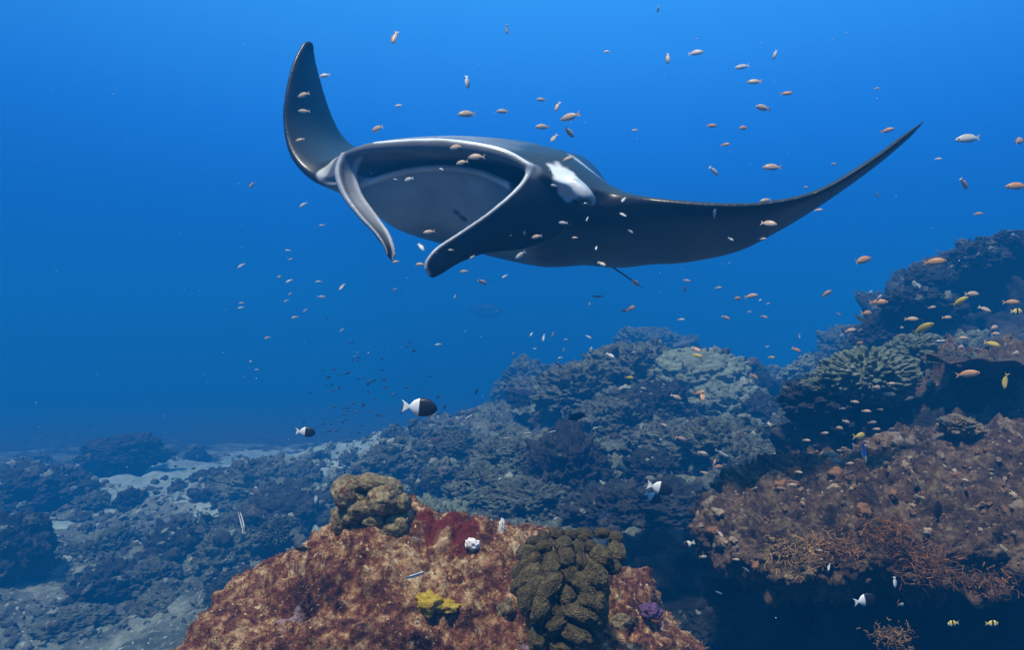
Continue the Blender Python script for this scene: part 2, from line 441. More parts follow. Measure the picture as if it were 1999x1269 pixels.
def ray_rock(u, v):
    """where the view ray through a photo pixel meets the foreground rock's front"""
    o = np.array([0, 0, CZ]); dv = P(u, v, 1.0) - o; dv /= np.linalg.norm(dv)
    r = W - o; t = r @ dv; off = np.linalg.norm(r - t[:, None] * dv, axis=1)
    near = np.where((off < .012) & (t > 0))[0]
    if len(near) == 0:
        k = np.argmin(off); return W[k], NF[k]
    k = near[np.argmin(t[near])]
    return W[k], NF[k]
def lump(name, u, v, wpx, hpx, mat, label, cat, seed, lift=.3, sub=4, wor=.25, tilt=0):
    c, n = ray_rock(u, v); s = c[1] / F
    o = link(name, rock_mesh(name, sub, seed, .4, 1.4, .12, 4, .05, 10, wor=wor, wf=3), M[mat])
    o.location = tuple(c + n * hpx * s * lift * .5)
    o.scale = (wpx * s * .5, wpx * s * .35, hpx * s * .5); o.rotation_euler = (0, tilt, rng.uniform(-.4, .4))
    tag(o, label, cat)
    return o
lump("oyster_shell", 925, 1053, 30, 22, 'shell', "round white shell lying on top of the red encrusted rock", "shell", 31)
lump("oyster_shell", 983, 1026, 12, 30, 'shell', "upright pale shell fragment on the crest of the encrusted rock", "shell", 32, tilt=.1)
lump("sponge", 833, 1170, 60, 40, 'yellow', "bright yellow sponge patch on the face of the encrusted rock", "sponge", 33, lift=.1, wor=.5)
lump("sponge", 860, 1190, 46, 22, 'yellow', "smaller ochre yellow sponge just below the bright yellow sponge", "sponge", 34, lift=.1, wor=.5)
lump("sponge", 980, 1190, 36, 46, 'bulb', "cream pointed sponge left of the olive lobed coral", "sponge", 35, lift=.5)
lump("sponge", 1215, 1215, 50, 34, 'bulb', "tan ring-shaped sponge at the rock's lower right flank", "sponge", 36, lift=.3)
lump("sponge", 1265, 1185, 40, 30, 'purple', "purple grey encrusting sponge right of the lobed coral", "sponge", 37, lift=.2, wor=.5)

# --- lobed coral on the rock: every lobe a part
def lobed(name, origin, lobes, dfun, mat, label, scale, ox, oy, fat=.8, base=None):
    root = link(name, None); root.location = tuple(origin); tag(root, label, "coral")
    meshes = []
    for k in range(5):
        V, Fa = ico(5); o = np.array([k * 3.1, k, k * 2.2 + (7 if fat < .9 else 0)])
        r = 1 + .14 * fbm(V * 1.6 + o, 2) + .05 * fbm(V * 5 + o, 2) + .022 * fbm(V * 13 + o, 2)
        sup = np.sign(V) * np.abs(V) ** .82
        me = mesh_from("lobe", sup * r[:, None], Fa); me.materials.append(M[mat]); meshes.append(me)
    for k, (zx, zy, L, Wd, an) in enumerate(lobes):
        u, v = ox + zx * scale, oy + zy * scale
        d = dfun(zx, zy); s = d / F * scale
        o = link("lobe", meshes[k % 5], None, root)
        o.location = tuple(P(u, v, d) - np.array(origin))
        a = math.radians(an)
        o.rotation_euler = (random.uniform(-.3, .3), -a, 0) if True else None
        o.scale = (L * s * .55, min(L, Wd) * s * fat, Wd * s * .55)
    if base:
        b = link("base", rock_mesh("coral_base", 5, 41, .2, 1.2, .1, 4, .05, 9), M[mat], root)
        b.location = tuple(P(*base[:3]) - np.array(origin)); b.scale = base[3:]
    return root
LB = [(745, 245, 110, 80, 0), (850, 260, 90, 85, 0), (960, 255, 120, 80, 0), (1100, 245, 110, 75, 0), (1200, 280, 110, 85, 0), (640, 275, 90, 80, 0), (560, 315, 100, 80, 20),
      (800, 340, 130, 110, 30), (650, 350, 120, 100, 0), (520, 390, 170, 115, 30), (920, 370, 90, 120, 0), (1010, 350, 90, 100, 0), (1090, 420, 160, 140, 0), (1210, 400, 130, 120, 0),
      (540, 470, 200, 110, 35), (820, 440, 130, 150, 0), (940, 470, 90, 140, 10), (710, 490, 130, 150, -15), (1040, 570, 180, 180, -40), (1180, 510, 120, 100, 0),
      (530, 570, 220, 115, 42), (470, 640, 180, 110, 55), (585, 640, 150, 110, 45), (580, 690, 200, 110, 55), (690, 670, 230, 140, 50), (860, 570, 120, 180, 20), (960, 660, 260, 140, -45),
      (1055, 735, 120, 130, 0), (500, 780, 110, 200, 10), (620, 820, 130, 220, -15), (725, 820, 90, 110, -20), (1010, 775, 200, 120, -30), (920, 850, 280, 130, -18), (790, 865, 120, 100, 30),
      (965, 935, 250, 105, -12), (740, 955, 150, 90, 30), (590, 1060, 130, 150, 0), (890, 1030, 250, 120, -20), (1010, 1065, 180, 110, -30), (660, 985, 120, 85, 30), (450, 545, 110, 100, 50), (790, 1120, 180, 120, 0),
      (820, 720, 130, 110, 10), (880, 470, 100, 100, 0), (740, 590, 110, 100, 0)]
def lobe_d(zx, zy):
    r2 = ((zx - 800) / 480) ** 2 + ((zy - 620) / 560) ** 2
    return 1.17 - .085 * math.sqrt(max(0, 1 - r2)) + .00013 * (620 - zy) + .008 * math.sin(zx * 1.7 + zy * 2.3)
lobed("lobed_coral", P(1105, 1200, 1.15), LB, lobe_d, 'lobe', "olive brown coral of tightly packed rounded lobes on the encrusted rock", .2501, 900, 980, .95, (1100, 1170, 1.27, .085, .07, .10))
BB = [(830, 930, 170, 220, 20), (950, 1030, 240, 150, 10), (1090, 950, 220, 190, 0), (1170, 1140, 210, 210, 0), (1000, 865, 230, 120, -10), (790, 1130, 120, 170, 10), (1190, 1010, 150, 150, 0),
      (738, 1070, 55, 50, 0), (930, 955, 95, 90, 0), (880, 1090, 170, 140, 0), (1030, 1100, 190, 150, 0), (960, 905, 90, 60, 0), (1150, 900, 110, 90, -30), (1090, 1190, 150, 120, 0)]
lobed("bulb_coral", P(725, 1010, 1.4), BB, lambda x, y: 1.455 - .045 * math.sqrt(max(0, 1 - ((x - 1000) / 330) ** 2 - ((y - 1010) / 260) ** 2)), 'bulb',
      "small grey olive coral of swollen bulbs perched on the encrusted rock's crest", .2758, 450, 706, .9, (728, 1006, 1.50, .06, .05, .045))

# --- ledge, shelf and bommies on the right
def big_rock(name, mat, cen, rad, rot, seed, label, sub=8, amps=(.20, .12, .07, .02), wor=.13, under=0.0):
    V, Fa = ico(sub)
    sup = np.sign(V) * np.abs(V) ** .8
    R = np.array(Matrix.Rotation(rot[2], 3, 'Z') @ Matrix.Rotation(rot[1], 3, 'Y') @ Matrix.Rotation(rot[0], 3, 'X'))
    q = (sup * np.array(rad)) @ R.T
    nn_ = (V / np.array(rad)); nn_ /= np.linalg.norm(nn_, axis=1)[:, None]; nn_ = nn_ @ R.T
    s = np.array([seed * 3.1, seed, seed * 1.9]); sz = min(rad)
    dsp = sz * (amps[0] * 2 * fbm(q * .5 / sz + s, 3) + amps[1] * 2 * fbm(q * 1.6 / sz + s, 3) + amps[2] * 2 * fbm(q * 4.2 / sz + s, 3) + amps[3] * 2 * fbm(q * 11 / sz + s, 3)
                + wor * 3 * (.5 - worley(q * 2.2 / sz + s)) + wor * 1.6 * (.5 - worley(q * 5.5 / sz + s)))
    q = q + nn_ * dsp[:, None]
    o = link(name, mesh_from(name, q, Fa), M[mat]); o.location = tuple(cen)
    tag(o, label, "rock")
    return o, q + np.array(cen), normals(q, Fa)
ledge, LW, LN = big_rock("reef_ledge", 'reef_brown', (1.52, 2.16, 1.615), (.92, .44, .15), (.10, -.10, -.05), 2, "brown pitted rock ledge jutting out over a dark hollow, orange weed along its edge")
shelf, SW_, SN_ = big_rock("reef_shelf", 'reef_brown', (2.35, 3.25, 1.62), (.95, .60, .33), (.1, -.12, .1), 5, "brown rock shelf with a pale crust, behind the weed-edged ledge", sub=7)
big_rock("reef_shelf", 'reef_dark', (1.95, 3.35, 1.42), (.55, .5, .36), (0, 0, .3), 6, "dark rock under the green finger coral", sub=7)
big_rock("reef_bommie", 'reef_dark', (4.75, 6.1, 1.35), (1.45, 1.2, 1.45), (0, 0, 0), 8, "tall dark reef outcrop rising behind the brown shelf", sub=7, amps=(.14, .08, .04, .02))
big_rock("cave_rock", 'reef_dark', (1.55, 2.75, 1.05), (1.1, .4, .42), (0, 0, 0), 9, "shade-darkened rock wall deep in the hollow under the ledge", sub=6)  # shade of the hollow put into the wall's dark colour
big_rock("cave_rock", 'reef_dark', (1.18, 1.75, 1.13), (.22, .22, .15), (0, 0, 0), 10, "dark weedy rock on the floor of the hollow under the ledge", sub=6)  # dark colour carries the hollow's shade here too
pk = rng.choice(np.where((LN[:, 2] > -.3) & (LN[:, 1] < .6))[0], 2200, replace=False)
pal2 = np.array([(.20, .13, .085), (.26, .19, .13), (.16, .10, .07), (.20, .10, .05), (.3, .23, .16)])
turf("algae_turf", LW[pk], LN[pk], pal2[rng.integers(0, 5, len(pk))] * rng.uniform(.6, 1.1, (len(pk), 1)), rng.uniform(.003, .008, len(pk)), M['tuft'], ledge, np.array(ledge.location), 3)

def weed(u, v, d, wpx, hpx, n, colr, label, group=None):
    """branching weed: a holdfast with a tuft of bent fronds"""
    s = d / F; c = P(u, v, d)
    root = link("weed_tuft", None); root.location = tuple(c); tag(root, label, "weed", group)
    Vs, Fs, Cs, k = [], [], [], 0
    for i in range(int(n * 1.8)):
        b = rng.normal(size=3) * np.array([.34, .22, .26]) * np.array([wpx * s, wpx * s, hpx * s])
        dr = rng.normal(size=3) + np.array([0, -.7, .25]); dr /= np.linalg.norm(dr)
        L = hpx * s * rng.uniform(.15, .42); w = rng.uniform(.0008, .0019)
        sd = np.cross(dr, rng.normal(size=3)); sd /= np.linalg.norm(sd)
        pos = b; cc = np.array(colr) * rng.uniform(.5, 1.4)
        for j in range(5):
            ww = w * (1.1 - j * .2)
            Vs += [pos - sd * ww, pos + sd * ww, pos + np.cross(sd, dr) * ww * 1.2]; Cs += [cc] * 3
            if j:
                a = k + (j - 1) * 3; e = k + j * 3
                for x in range(3): Fs.append((a + x, a + (x + 1) % 3, e + (x + 1) % 3, e + x))
            dr = dr + rng.normal(size=3) * .35; dr /= np.linalg.norm(dr); pos = pos + dr * L / 4
        k += 15
    me = mesh_from("frond", np.array(Vs), np.array(Fs)); set_col(me, np.array(Cs))
    tag(link("fronds", me, M['tuft'], root), kind="stuff")
    hb = link("holdfast", rock_mesh("holdfast", 4, n % 7, .3, 1.4, .1, 4, .05, 9), M['reef_brown'], root)
    hb.scale = (wpx * s * .45, wpx * s * .25, hpx * s * .3); hb.location = (0, wpx * s * .15, 0)
OR = (.20, .085, .028)
weed(1545, 1085, 1.74, 80, 66, 260, (.33, .20, .08), "olive brown weed tuft at the ledge's outer tip")
weed(1630, 1075, 1.71, 70, 50, 200, (.30, .15, .06), "brown weed tuft between the tip and the orange weed", None)
weed(1720, 1040, 1.70, 90, 60, 320, OR, "bright orange weed tuft on the ledge's face")
weed(1800, 1100, 1.68, 90, 70, 320, OR, "orange weed tuft hanging lowest from the middle of the ledge")
weed(1925, 1140, 1.66, 80, 44, 220, OR, "orange weed tuft at the ledge's near corner above the dark hollow")
weed(1740, 1245, 1.5, 60, 40, 150, (.25, .14, .06), "dim brown weed tuft down in the dark hollow")

put_px('finger0', 'pale', 1695, 742, 3.15, 110, 70, .22, "green grey finger coral cushion at the edge of the reef shelf", cat='coral', rz=.3)
put_px('lumpy1', 'pale', 1790, 690, 3.6, 55, 34, .14, "pale lumpy coral beside the finger coral cushion", rz=1)
put_px('boulder2', 'bulb', 1872, 832, 2.45, 34, 18, .06, "small cream white knobbly coral on the brown shelf", rz=2)
put_px('lumpy2', 'reef_dark', 1620, 790, 3.3, 90, 50, .2, "dark coral lump below the finger coral cushion", rz=2)
put_px('lumpy2', 'pale', 1600, 752, 3.2, 34, 14, .08, "pale nub of coral left of the finger coral cushion", rz=.2)
put_px('plate0', 'reef_brown', 1925, 705, 3.0, 120, 40, .25, "flat grey brown plate coral topping the brown shelf", rz=.4)
KNOB = ['flat topped grey coral knob at half height', 'smaller rounded coral knob beside the flat topped one', 'domed coral knob just above the flat topped one', 'knobbly dark coral near the crest', 'rough dark rock knob at the very crest', 'rough dark rock knob lowest down the open side']
for (u, v, d, w, h, k) in [(1785, 590, 5.0, 55, 30, 'lumpy0'), (1845, 610, 5.0, 40, 30, 'lumpy1'), (1815, 545, 5.3, 45, 34, 'brain0'), (1905, 510, 5.4, 50, 34, 'lumpy2'), (1975, 490, 5.5, 60, 34, 'boulder1'), (1730, 655, 5.2, 55, 40, 'boulder2')]:
    put_px(k, 'reef_dark', u, v, d, w, h, w * d / F, KNOB.pop(0) + " on the tall dark outcrop", "knobs on the dark outcrop")

# --- the mound in mid water and lumps on the seabed
mid = [(1360, 745, 7.2, 95, 62, 'brain0', 'pale', "pale green domed coral at the top of the reef mound"),
       (1425, 800, 6.6, 80, 50, 'lumpy0', 'pale', "pale lumpy coral below the domed coral on the mound"),
       (1235, 735, 7.6, 95, 60, 'lumpy1', 'reef', "broad grey green coral head on the mound's far shoulder"),
       (1140, 775, 7.4, 95, 62, 'boulder0', 'reef', "rounded grey coral head at the mound's left shoulder"),
       (1215, 830, 6.4, 80, 66, 'lumpy2', 'reef', "brownish round coral head in the middle of the mound"),
       (1290, 810, 6.3, 60, 60, 'boulder1', 'reef_dark', "dark coral boulder between the mound's pale corals"),
       (1130, 870, 5.6, 90, 45, 'plate1', 'reef', "flat topped leather coral with pale rim on the mound"),
       (1115, 930, 5.2, 75, 85, 'boulder2', 'reef_dark', "dark fuzzy coral block under the leather coral"),
       (1200, 930, 5.2, 50, 40, 'lumpy0', 'pale', "pale crusted coral right of the dark coral block"),
       (1330, 880, 5.6, 95, 55, 'boulder3', 'reef', "wide grey coral boulder on the mound's lower face"),
       (1440, 870, 5.4, 70, 45, 'lumpy1', 'pale', "pale knobbly coral at the mound's right foot"),
       (1390, 930, 5.0, 80, 40, 'plate2', 'reef', "ruffled grey leather coral low on the mound"),
       (1000, 905, 6.0, 80, 45, 'boulder0', 'reef', "low grey coral boulder left of the leather coral"),
       (960, 960, 5.6, 90, 50, 'lumpy2', 'reef', "greenish coral lump behind the encrusted rock's crest"),
       (1040, 985, 5.0, 90, 45, 'boulder1', 'reef', "grey rubble boulder behind the encrusted rock's right shoulder"),
       (765, 920, 6.8, 62, 50, 'boulder3', 'reef', "squat pale topped coral block behind the bulb coral"),
       (865, 935, 7.0, 75, 55, 'brain1', 'reef_dark', "smooth dark domed coral right of the squat block"),
       (1500, 830, 6.0, 70, 50, 'boulder2', 'reef_dark', "dark coral boulder between mound and brown shelf"),
       (1550, 880, 4.6, 80, 55, 'lumpy0', 'reef_dark', "dark knobbly coral below the finger coral shelf"),
       (1480, 950, 4.2, 70, 50, 'boulder0', 'reef_dark', "dark boulder in front of the knobbly coral"),
       (1330, 1010, 4.2, 110, 60, 'boulder2', 'reef_dark', "dark boulder in the gully behind the lobed coral"),  # gully boulders: shadow put into the darker rock colour
       (1200, 1010, 4.4, 100, 55, 'boulder3', 'reef_dark', "dark shaded boulder just behind the lobed coral"),  # shadow is in the rock colour here as well
       (1360, 1150, 3.0, 60, 60, 'lumpy1', 'reef', "grey knobbly coral right of the encrusted rock"),
       (1430, 1060, 2.75, 40, 60, 'boulder3', 'reef_brown', "olive brown stump at the tip of the ledge"),
       (1400, 1240, 2.5, 60, 50, 'boulder1', 'reef_dark', "dark boulder at the foot of the encrusted rock"),  # shade of the dark gap carried by the rock colour
       (340, 1080, 6.0, 66, 50, 'lumpy2', 'reef_dark', "large dark rounded boulder on the sandy bottom"),
       (215, 1135, 5.4, 66, 36, 'lumpy0', 'reef_dark', "low dark boulder in front of the large dark rounded one"),
       (60, 960, 8.2, 100, 44, 'lumpy2', 'reef_dark', "broad dark reef patch at the far left of the sand"),
       (430, 945, 9.0, 60, 26, 'lumpy1', 'reef_dark', "low dark coral patch at the edge of the bright sand"),
       (520, 955, 8.2, 90, 55, 'lumpy0', 'reef', "hazy brownish coral mound beside the bright sand"),
       (575, 1015, 6.2, 100, 55, 'lumpy1', 'reef_dark', "long dark boulder left of the bulb coral"),
       (660, 960, 7.2, 90, 40, 'plate0', 'reef', "ruffled pale leather coral left of the bulb coral"),
       (548, 1035, 5.2, 48, 30, 'finger1', 'reef', "small grey finger coral beside the encrusted rock's left flank"),
       (35, 1060, 5.6, 60, 52, 'lumpy2', 'reef_dark', "dark knobbly coral with yellowish top at the sand's left edge"),
       (245, 880, 11.0, 70, 26, 'boulder1', 'reef_dark', "far dark reef patch beyond the bright sand"),
       (445, 1080, 5.6, 60, 45, 'lumpy0', 'reef', "pale crusted coral right of the large dark boulder"),
       (150, 1215, 4.8, 70, 24, 'boulder3', 'reef', "flat grey rubble slab on the nearest sand"),
       (330, 1190, 5.0, 70, 30, 'boulder0', 'reef', "flat brownish rubble slab by the encrusted rock")]
for (u, v, d, w, h, k, m, lab) in mid:
    if u < 700: v += .3 * h; h *= 1.3
    put_px(k, m, u, v, d, w, h, w * d / F * rng.uniform(.8, 1.1), lab)
for (u, v, d, w, h, k, lab) in [(1262, 690, 14, 80, 45, 'boulder0', "hazy blue coral head far behind the mound"), (1035, 755, 12.5, 70, 48, 'boulder2', "hazy blue coral head standing alone left of the mound"),
                                (1490, 760, 11, 90, 40, 'lumpy1', "hazy blue coral head behind the mound's right side"), (1660, 690, 9.5, 60, 50, 'boulder3', "hazy blue outcrop left of the tall dark outcrop")]:
    put_px(k, 'reef', u, v, d, w, h, w * d / F, lab)

DESC = {'reef': 'grey green', 'reef_dark': 'dark', 'pale': 'pale green', 'sand': 'sand coloured', 'reef_brown': 'brown'}
SHAPE = {'boulder': 'rough boulder', 'lumpy': 'knobbly coral', 'plate': 'cup shaped leather coral', 'finger': 'stubby finger coral', 'brain': 'domed coral'}
def scatter(n, box, size, kinds, label, group, seed, keep=None):
    r = np.random.default_rng(seed); done = 0; tries = 0
    while done < n and tries < 5000:
        tries += 1
        x, y = r.uniform(box[0], box[1]), r.uniform(box[2], box[3])
        if keep and not keep(x, y): continue
        z = terrain_z([x], [y])[0]
        k, m = kinds[r.integers(len(kinds))]
        s = size[0] + (size[1] - size[0]) * r.random() ** 2
        desc = DESC[m] + ' ' + SHAPE[k.rstrip('0123456789')]
        put(k, m, (x, y, z + s * .15), (s * r.uniform(.8, 1.3), s * r.uniform(.8, 1.3), s * r.uniform(.6, 1.0)), (r.normal() * .2, r.normal() * .2, r.uniform(0, 6.28)), 'small ' + desc + ' ' + label, desc + ' ' + group)
        done += 1
onm = lambda x, y: x > -1.3 + .1 * (8 - y) and abs(x) < y * .8 and not (x > 1.0 and y < 4.2)
scatter(60, (-1.5, 5.2, 4.2, 9.5), (.10, .30), [('lumpy0', 'reef'), ('lumpy1', 'reef'), ('boulder1', 'reef'), ('boulder3', 'reef_dark'), ('lumpy2', 'pale')], "among the reef mound's bigger corals", "lumps on the reef mound", 11, onm)
scatter(26, (-1.0, 4.2, 4.4, 8.8), (.10, .24), [('plate0', 'reef'), ('plate1', 'reef'), ('plate2', 'pale')], "growing on the reef mound", "growing on the mound", 12, onm)
scatter(16, (-.6, 4.2, 4.4, 8.5), (.10, .2), [('finger0', 'reef'), ('finger1', 'pale')], "growing on the reef mound", "growing on the mound", 13, onm)
scatter(70, (-9, -.5, 4.6, 13), (.07, .26), [('boulder0', 'reef'), ('boulder1', 'reef_dark'), ('lumpy2', 'reef'), ('boulder3', 'sand'), ('boulder2', 'reef')], "lying on the sandy bottom", "lying on the sand", 14, lambda x, y: abs(x) < y * .82 and ((x + 4.6) / 2.4) ** 2 + ((y - 11) / 2.4) ** 2 > 1)
scatter(24, (1.2, 3.2, 2.6, 4.6), (.05, .13), [('lumpy0', 'reef_brown'), ('boulder1', 'reef_brown'), ('lumpy2', 'reef_dark')], "on the rising slope beside the shelf", "on the slope by the shelf", 15, lambda x, y: abs(x) < y * .8)

# --- countless small knobs, crusts and rubble bits over everything that lies there
bpy.context.view_layer.update()
dgr = bpy.context.evaluated_depsgraph_get()
rr = np.random.default_rng(77)
hits = []
for (n_, bx) in [(9000, (-1.6, 5.6, 3.9, 9.5)), (9000, (-9.5, -.6, 4.3, 13.5)), (2000, (1.2, 3.2, 2.5, 4.8)), (1600, (.6, 2.7, 1.7, 2.65))]:
    for _ in range(n_):
        x, y = rr.uniform(bx[0], bx[1]), rr.uniform(bx[2], bx[3])
        if abs(x) > y * .84 or ((x + 4.6) / 2.8) ** 2 + ((y - 11) / 2.9) ** 2 < rr.uniform(.45, 1.0): continue
        ok, loc, nor, fi, ob, mx = sc.ray_cast(dgr, Vector((x, y, 6.0)), Vector((0, 0, -1)))
        if ok and ob.name.split('.')[0] not in ('encrusted_rock', 'lobe', 'algae_turf', 'fronds'):
            hits.append((loc[:], nor[:], 2 if ob.name.startswith('reef_ledge') else 0 if x < -.6 - .1 * (8 - y) else 1))
H = np.array([h[0] for h in hits]); HN = np.array([h[1] for h in hits]); HK = np.array([h[2] for h in hits])
fz_ = np.where((HK != 2) & (np.arange(len(H)) % 2 == 0) & ((HK == 1) | (np.arange(len(H)) % 6 == 0)))[0]
FZ, FZN = H[fz_], HN[fz_]
sel = (np.arange(len(H)) % 5 == 1) | ((HK == 0) & (np.arange(len(H)) % 5 > 1)) | (HK == 2)
H, HN, HK = H[sel], HN[sel], HK[sel]
tv3, tf3 = ico(3)
variants = []
for k in range(8):
    variants.append(tv3 * (1 + .5 * fbm(tv3 * 1.5 + k * 5, 2) + .9 * (.5 - worley(tv3 * 2.0 + k * 3)))[:, None])
nh = len(H)
sz = (.014 + .04 * rr.random(nh) ** 3) * np.clip(H[:, 1] / 6, .3, 1) * np.where(HK == 2, .9, 1.0)
A3 = rr.normal(size=(nh, 3, 3)); Q3 = np.linalg.qr(A3)[0]
Vr = np.stack([variants[k % 8] for k in range(nh)]) * (sz[:, None] * rr.uniform(.4, 1.5, (nh, 3)))[:, None, :]
Vr = np.einsum('nij,nkj->nki', Q3, Vr) + (H + HN * (sz * .25)[:, None])[:, None, :]
palr = .68 * np.array([(.10, .11, .09), (.16, .18, .14), (.22, .25, .19), (.05, .05, .048), (.12, .10, .075), (.36, .39, .32), (.08, .085, .08), (.15, .145, .11)])
cr = palr[rr.integers(0, 8, nh)] * rr.uniform(.7, 1.2, (nh, 1))
cr[HK == 2] = pal2[rr.integers(0, 5, (HK == 2).sum())] * rr.uniform(.5, 1.1, ((HK == 2).sum(), 1))
rub = mesh_from("reef_rubble", Vr.reshape(-1, 3), (tf3[None] + np.arange(nh)[:, None, None] * len(tv3)).reshape(-1, 3))
set_col(rub, np.repeat(cr, len(tv3), 0))
M['rubble'] = vcol_mat('rubble', .85, .2, bump=.8, bscale=60, vary=.5)
tag(link("reef_rubble", rub, M['rubble']), kind="stuff")
palf = .68 * np.array([(.08, .095, .07), (.13, .15, .11), (.10, .09, .065), (.19, .22, .16), (.06, .065, .055)])
pz = np.clip(((fbm(FZ * 1.3, 3) + .5) * 5).astype(int), 0, 4)
cf = palf[pz] * rr.uniform(.7, 1.25, (len(FZ), 1))
keepf = fbm(FZ * 1.9 + 30, 2) > -.10
turf("hydroid_fuzz", FZ[keepf], FZN[keepf], cf[keepf], rr.uniform(.02, .055, keepf.sum()) * np.clip(FZ[keepf][:, 1] / 6, .35, 1), M['tuft'], None, np.zeros(3), 9, .7)

# ------------------------------------------------------------------ manta ray
KD = 0.84
def Pm(t): return P(t[0], t[1], t[2] * KD)
secs = []   # each: 12 control points M, Pl, F, D1, D2, D3, TE, V3, V2, V1, FL, J
def wing(LE, TE, t, upv):
    a, b = Pm(LE), Pm(TE); c = b - a
    upv = np.array(upv, float); upv = upv - c * (upv @ c) / (c @ c); upv /= np.linalg.norm(upv)
    t = t * KD
    g = lambda x, h: a + c * x + upv * t * h
    return np.array([g(-.012, 0), g(-.008, .09), g(.006, .19), g(.13, .46), g(.42, .50), g(.80, .27), g(1, 0), g(.80, -.24), g(.42, -.38), g(.13, -.36), g(.006, -.18), g(-.008, -.09)])
def body(Fp, D1, D2, D3, TE, V3, V2, V1, FL, mouth):
    f, fl = Pm(Fp), Pm(FL)
    bd = np.array([.45, .88, -.05])
    if mouth > .05:
        m = (f + fl) / 2 + bd * mouth; pl = f + bd * mouth * .42 + np.array([0, 0, -.012]); j = fl + bd * mouth * .42 + np.array([0, 0, .0])
    else:
        m = (f + fl) / 2 + bd * .02; pl = f * .7 + fl * .3 + bd * .008; j = f * .3 + fl * .7 + bd * .008
    return np.array([m, pl, f, Pm(D1), Pm(D2), Pm(D3), Pm(TE), Pm(V3), Pm(V2), Pm(V1), fl, j])
LN_ = (.75, -.35, .35)
tipL = Pm((603, 77, 3.33))
secs.append(wing((590, 84, 3.31), (614, 84, 3.35), .034, LN_))
secs.append(wing((573, 118, 3.25), (616, 112, 3.40), .042, LN_))
secs.append(wing((558, 180, 3.20), (631, 172, 3.46), .052, LN_))
secs.append(wing((555, 245, 3.17), (651, 230, 3.52), .06, LN_))
secs.append(wing((571, 305, 3.12), (676, 272, 3.58), .08, (.6, -.3, .7)))
secs.append(wing((612, 346, 3.06), (720, 305, 3.68), .11, (.35, -.2, .9)))
secs.append(body((655, 340, 2.95), (650, 312, 3.02), (690, 302, 3.25), (760, 330, 3.6), (860, 410, 3.9), (800, 410, 3.7), (720, 400, 3.35), (668, 380, 3.05), (654, 362, 2.96), 0))
secs.append(body((676, 300, 2.86), (686, 292, 2.98), (740, 292, 3.25), (800, 325, 3.6), (930, 425, 3.95), (850, 435, 3.7), (770, 432, 3.35), (708, 398, 3.0), (684, 345, 2.89), .0))
secs.append(body((735, 287, 2.75), (748, 275, 2.92), (800, 274, 3.2), (880, 308, 3.65), (1010, 435, 4.0), (900, 462, 3.75), (815, 462, 3.4), (762, 428, 3.08), (742, 347, 2.90), .30))
secs.append(body((860, 283, 2.60), (872, 268, 2.78), (905, 268, 3.05), (990, 302, 3.6), (1110, 450, 4.0), (1015, 495, 3.65), (930, 492, 3.3), (885, 425, 2.98), (868, 326, 2.78), .36))
secs.append(body((972, 298, 2.50), (988, 280, 2.67), (1012, 275, 2.95), (1085, 312, 3.5), (1175, 475, 3.9), (1090, 516, 3.5), (1020, 512, 3.15), (985, 460, 2.85), (968, 347, 2.64), .28))
secs.append(body((1036, 327, 2.45), (1055, 296, 2.60), (1080, 290, 2.85), (1130, 326, 3.4), (1195, 500, 3.7), (1130, 518, 3.4), (1060, 515, 3.05), (1030, 468, 2.68), (1028, 385, 2.49), 0))
secs.append(body((1118, 358, 2.46), (1112, 308, 2.62), (1135, 312, 2.86), (1175, 345, 3.3), (1230, 508, 3.5), (1170, 516, 3.28), (1120, 502, 2.98), (1100, 455, 2.66), (1110, 405, 2.50), 0))
secs.append(wing((1195, 392, 2.50), (1270, 513, 3.36), .20, (-.1, -.15, 1)))
secs.append(wing((1275, 394, 2.40), (1340, 512, 3.12), .105, (-.25, 0, 1)))
secs.append(wing((1400, 402, 2.33), (1440, 491, 2.90), .07, (-.12, 0, 1)))
secs.append(wing((1500, 398, 2.30), (1522, 450, 2.70), .052, (-.2, 0, 1)))
secs.append(wing((1600, 374, 2.28), (1608, 396, 2.55), .038, (-.4, 0, 1)))
secs.append(wing((1700, 315, 2.28), (1705, 326, 2.45), .030, (-.55, 0, .8)))
secs.append(wing((1770, 263, 2.30), (1774, 268, 2.40), .024, (-.6, 0, .8)))
tipR = Pm((1813, 228, 2.34))
S = np.array(secs)
def catmull(Pts, n, closed):
    Pts = np.asarray(Pts); k = len(Pts); out = []
    rng_ = range(k if closed else k - 1)
    for i in rng_:
        p1, p2 = Pts[i], Pts[(i + 1) % k]
        p0 = Pts[(i - 1) % k] if closed or i > 0 else 2 * p1 - p2
        p3 = Pts[(i + 2) % k] if closed or i + 2 < k else 2 * p2 - p1
        for t in np.linspace(0, 1, n, endpoint=False):
            out.append(.5 * (2 * p1 + (p2 - p0) * t + (2 * p0 - 5 * p1 + 4 * p2 - p3) * t ** 2 + (3 * p1 - p0 - 3 * p2 + p3) * t ** 3))
    if not closed: out.append(Pts[-1])
    return np.array(out)
G = np.array([catmull(s, 8, True) for s in S])                       # sections x ring
G = catmull(G, 8, False)                                             # along the span
nS, nR = G.shape[:2]
Vb = np.concatenate([G.reshape(-1, 3), tipL[None], tipR[None]])
Fb = []
for i in range(nS - 1):
    a = np.arange(nR); b = (a + 1) % nR
    Fb.append(np.stack([i * nR + a, i * nR + b, (i + 1) * nR + b, (i + 1) * nR + a], 1))
Fb = np.concatenate(Fb)
tri = [(nS * nR, (k + 1) % nR, k) for k in range(nR)] + [(nS * nR + 1, (nS - 1) * nR + k, (nS - 1) * nR + (k + 1) % nR) for k in range(nR)]

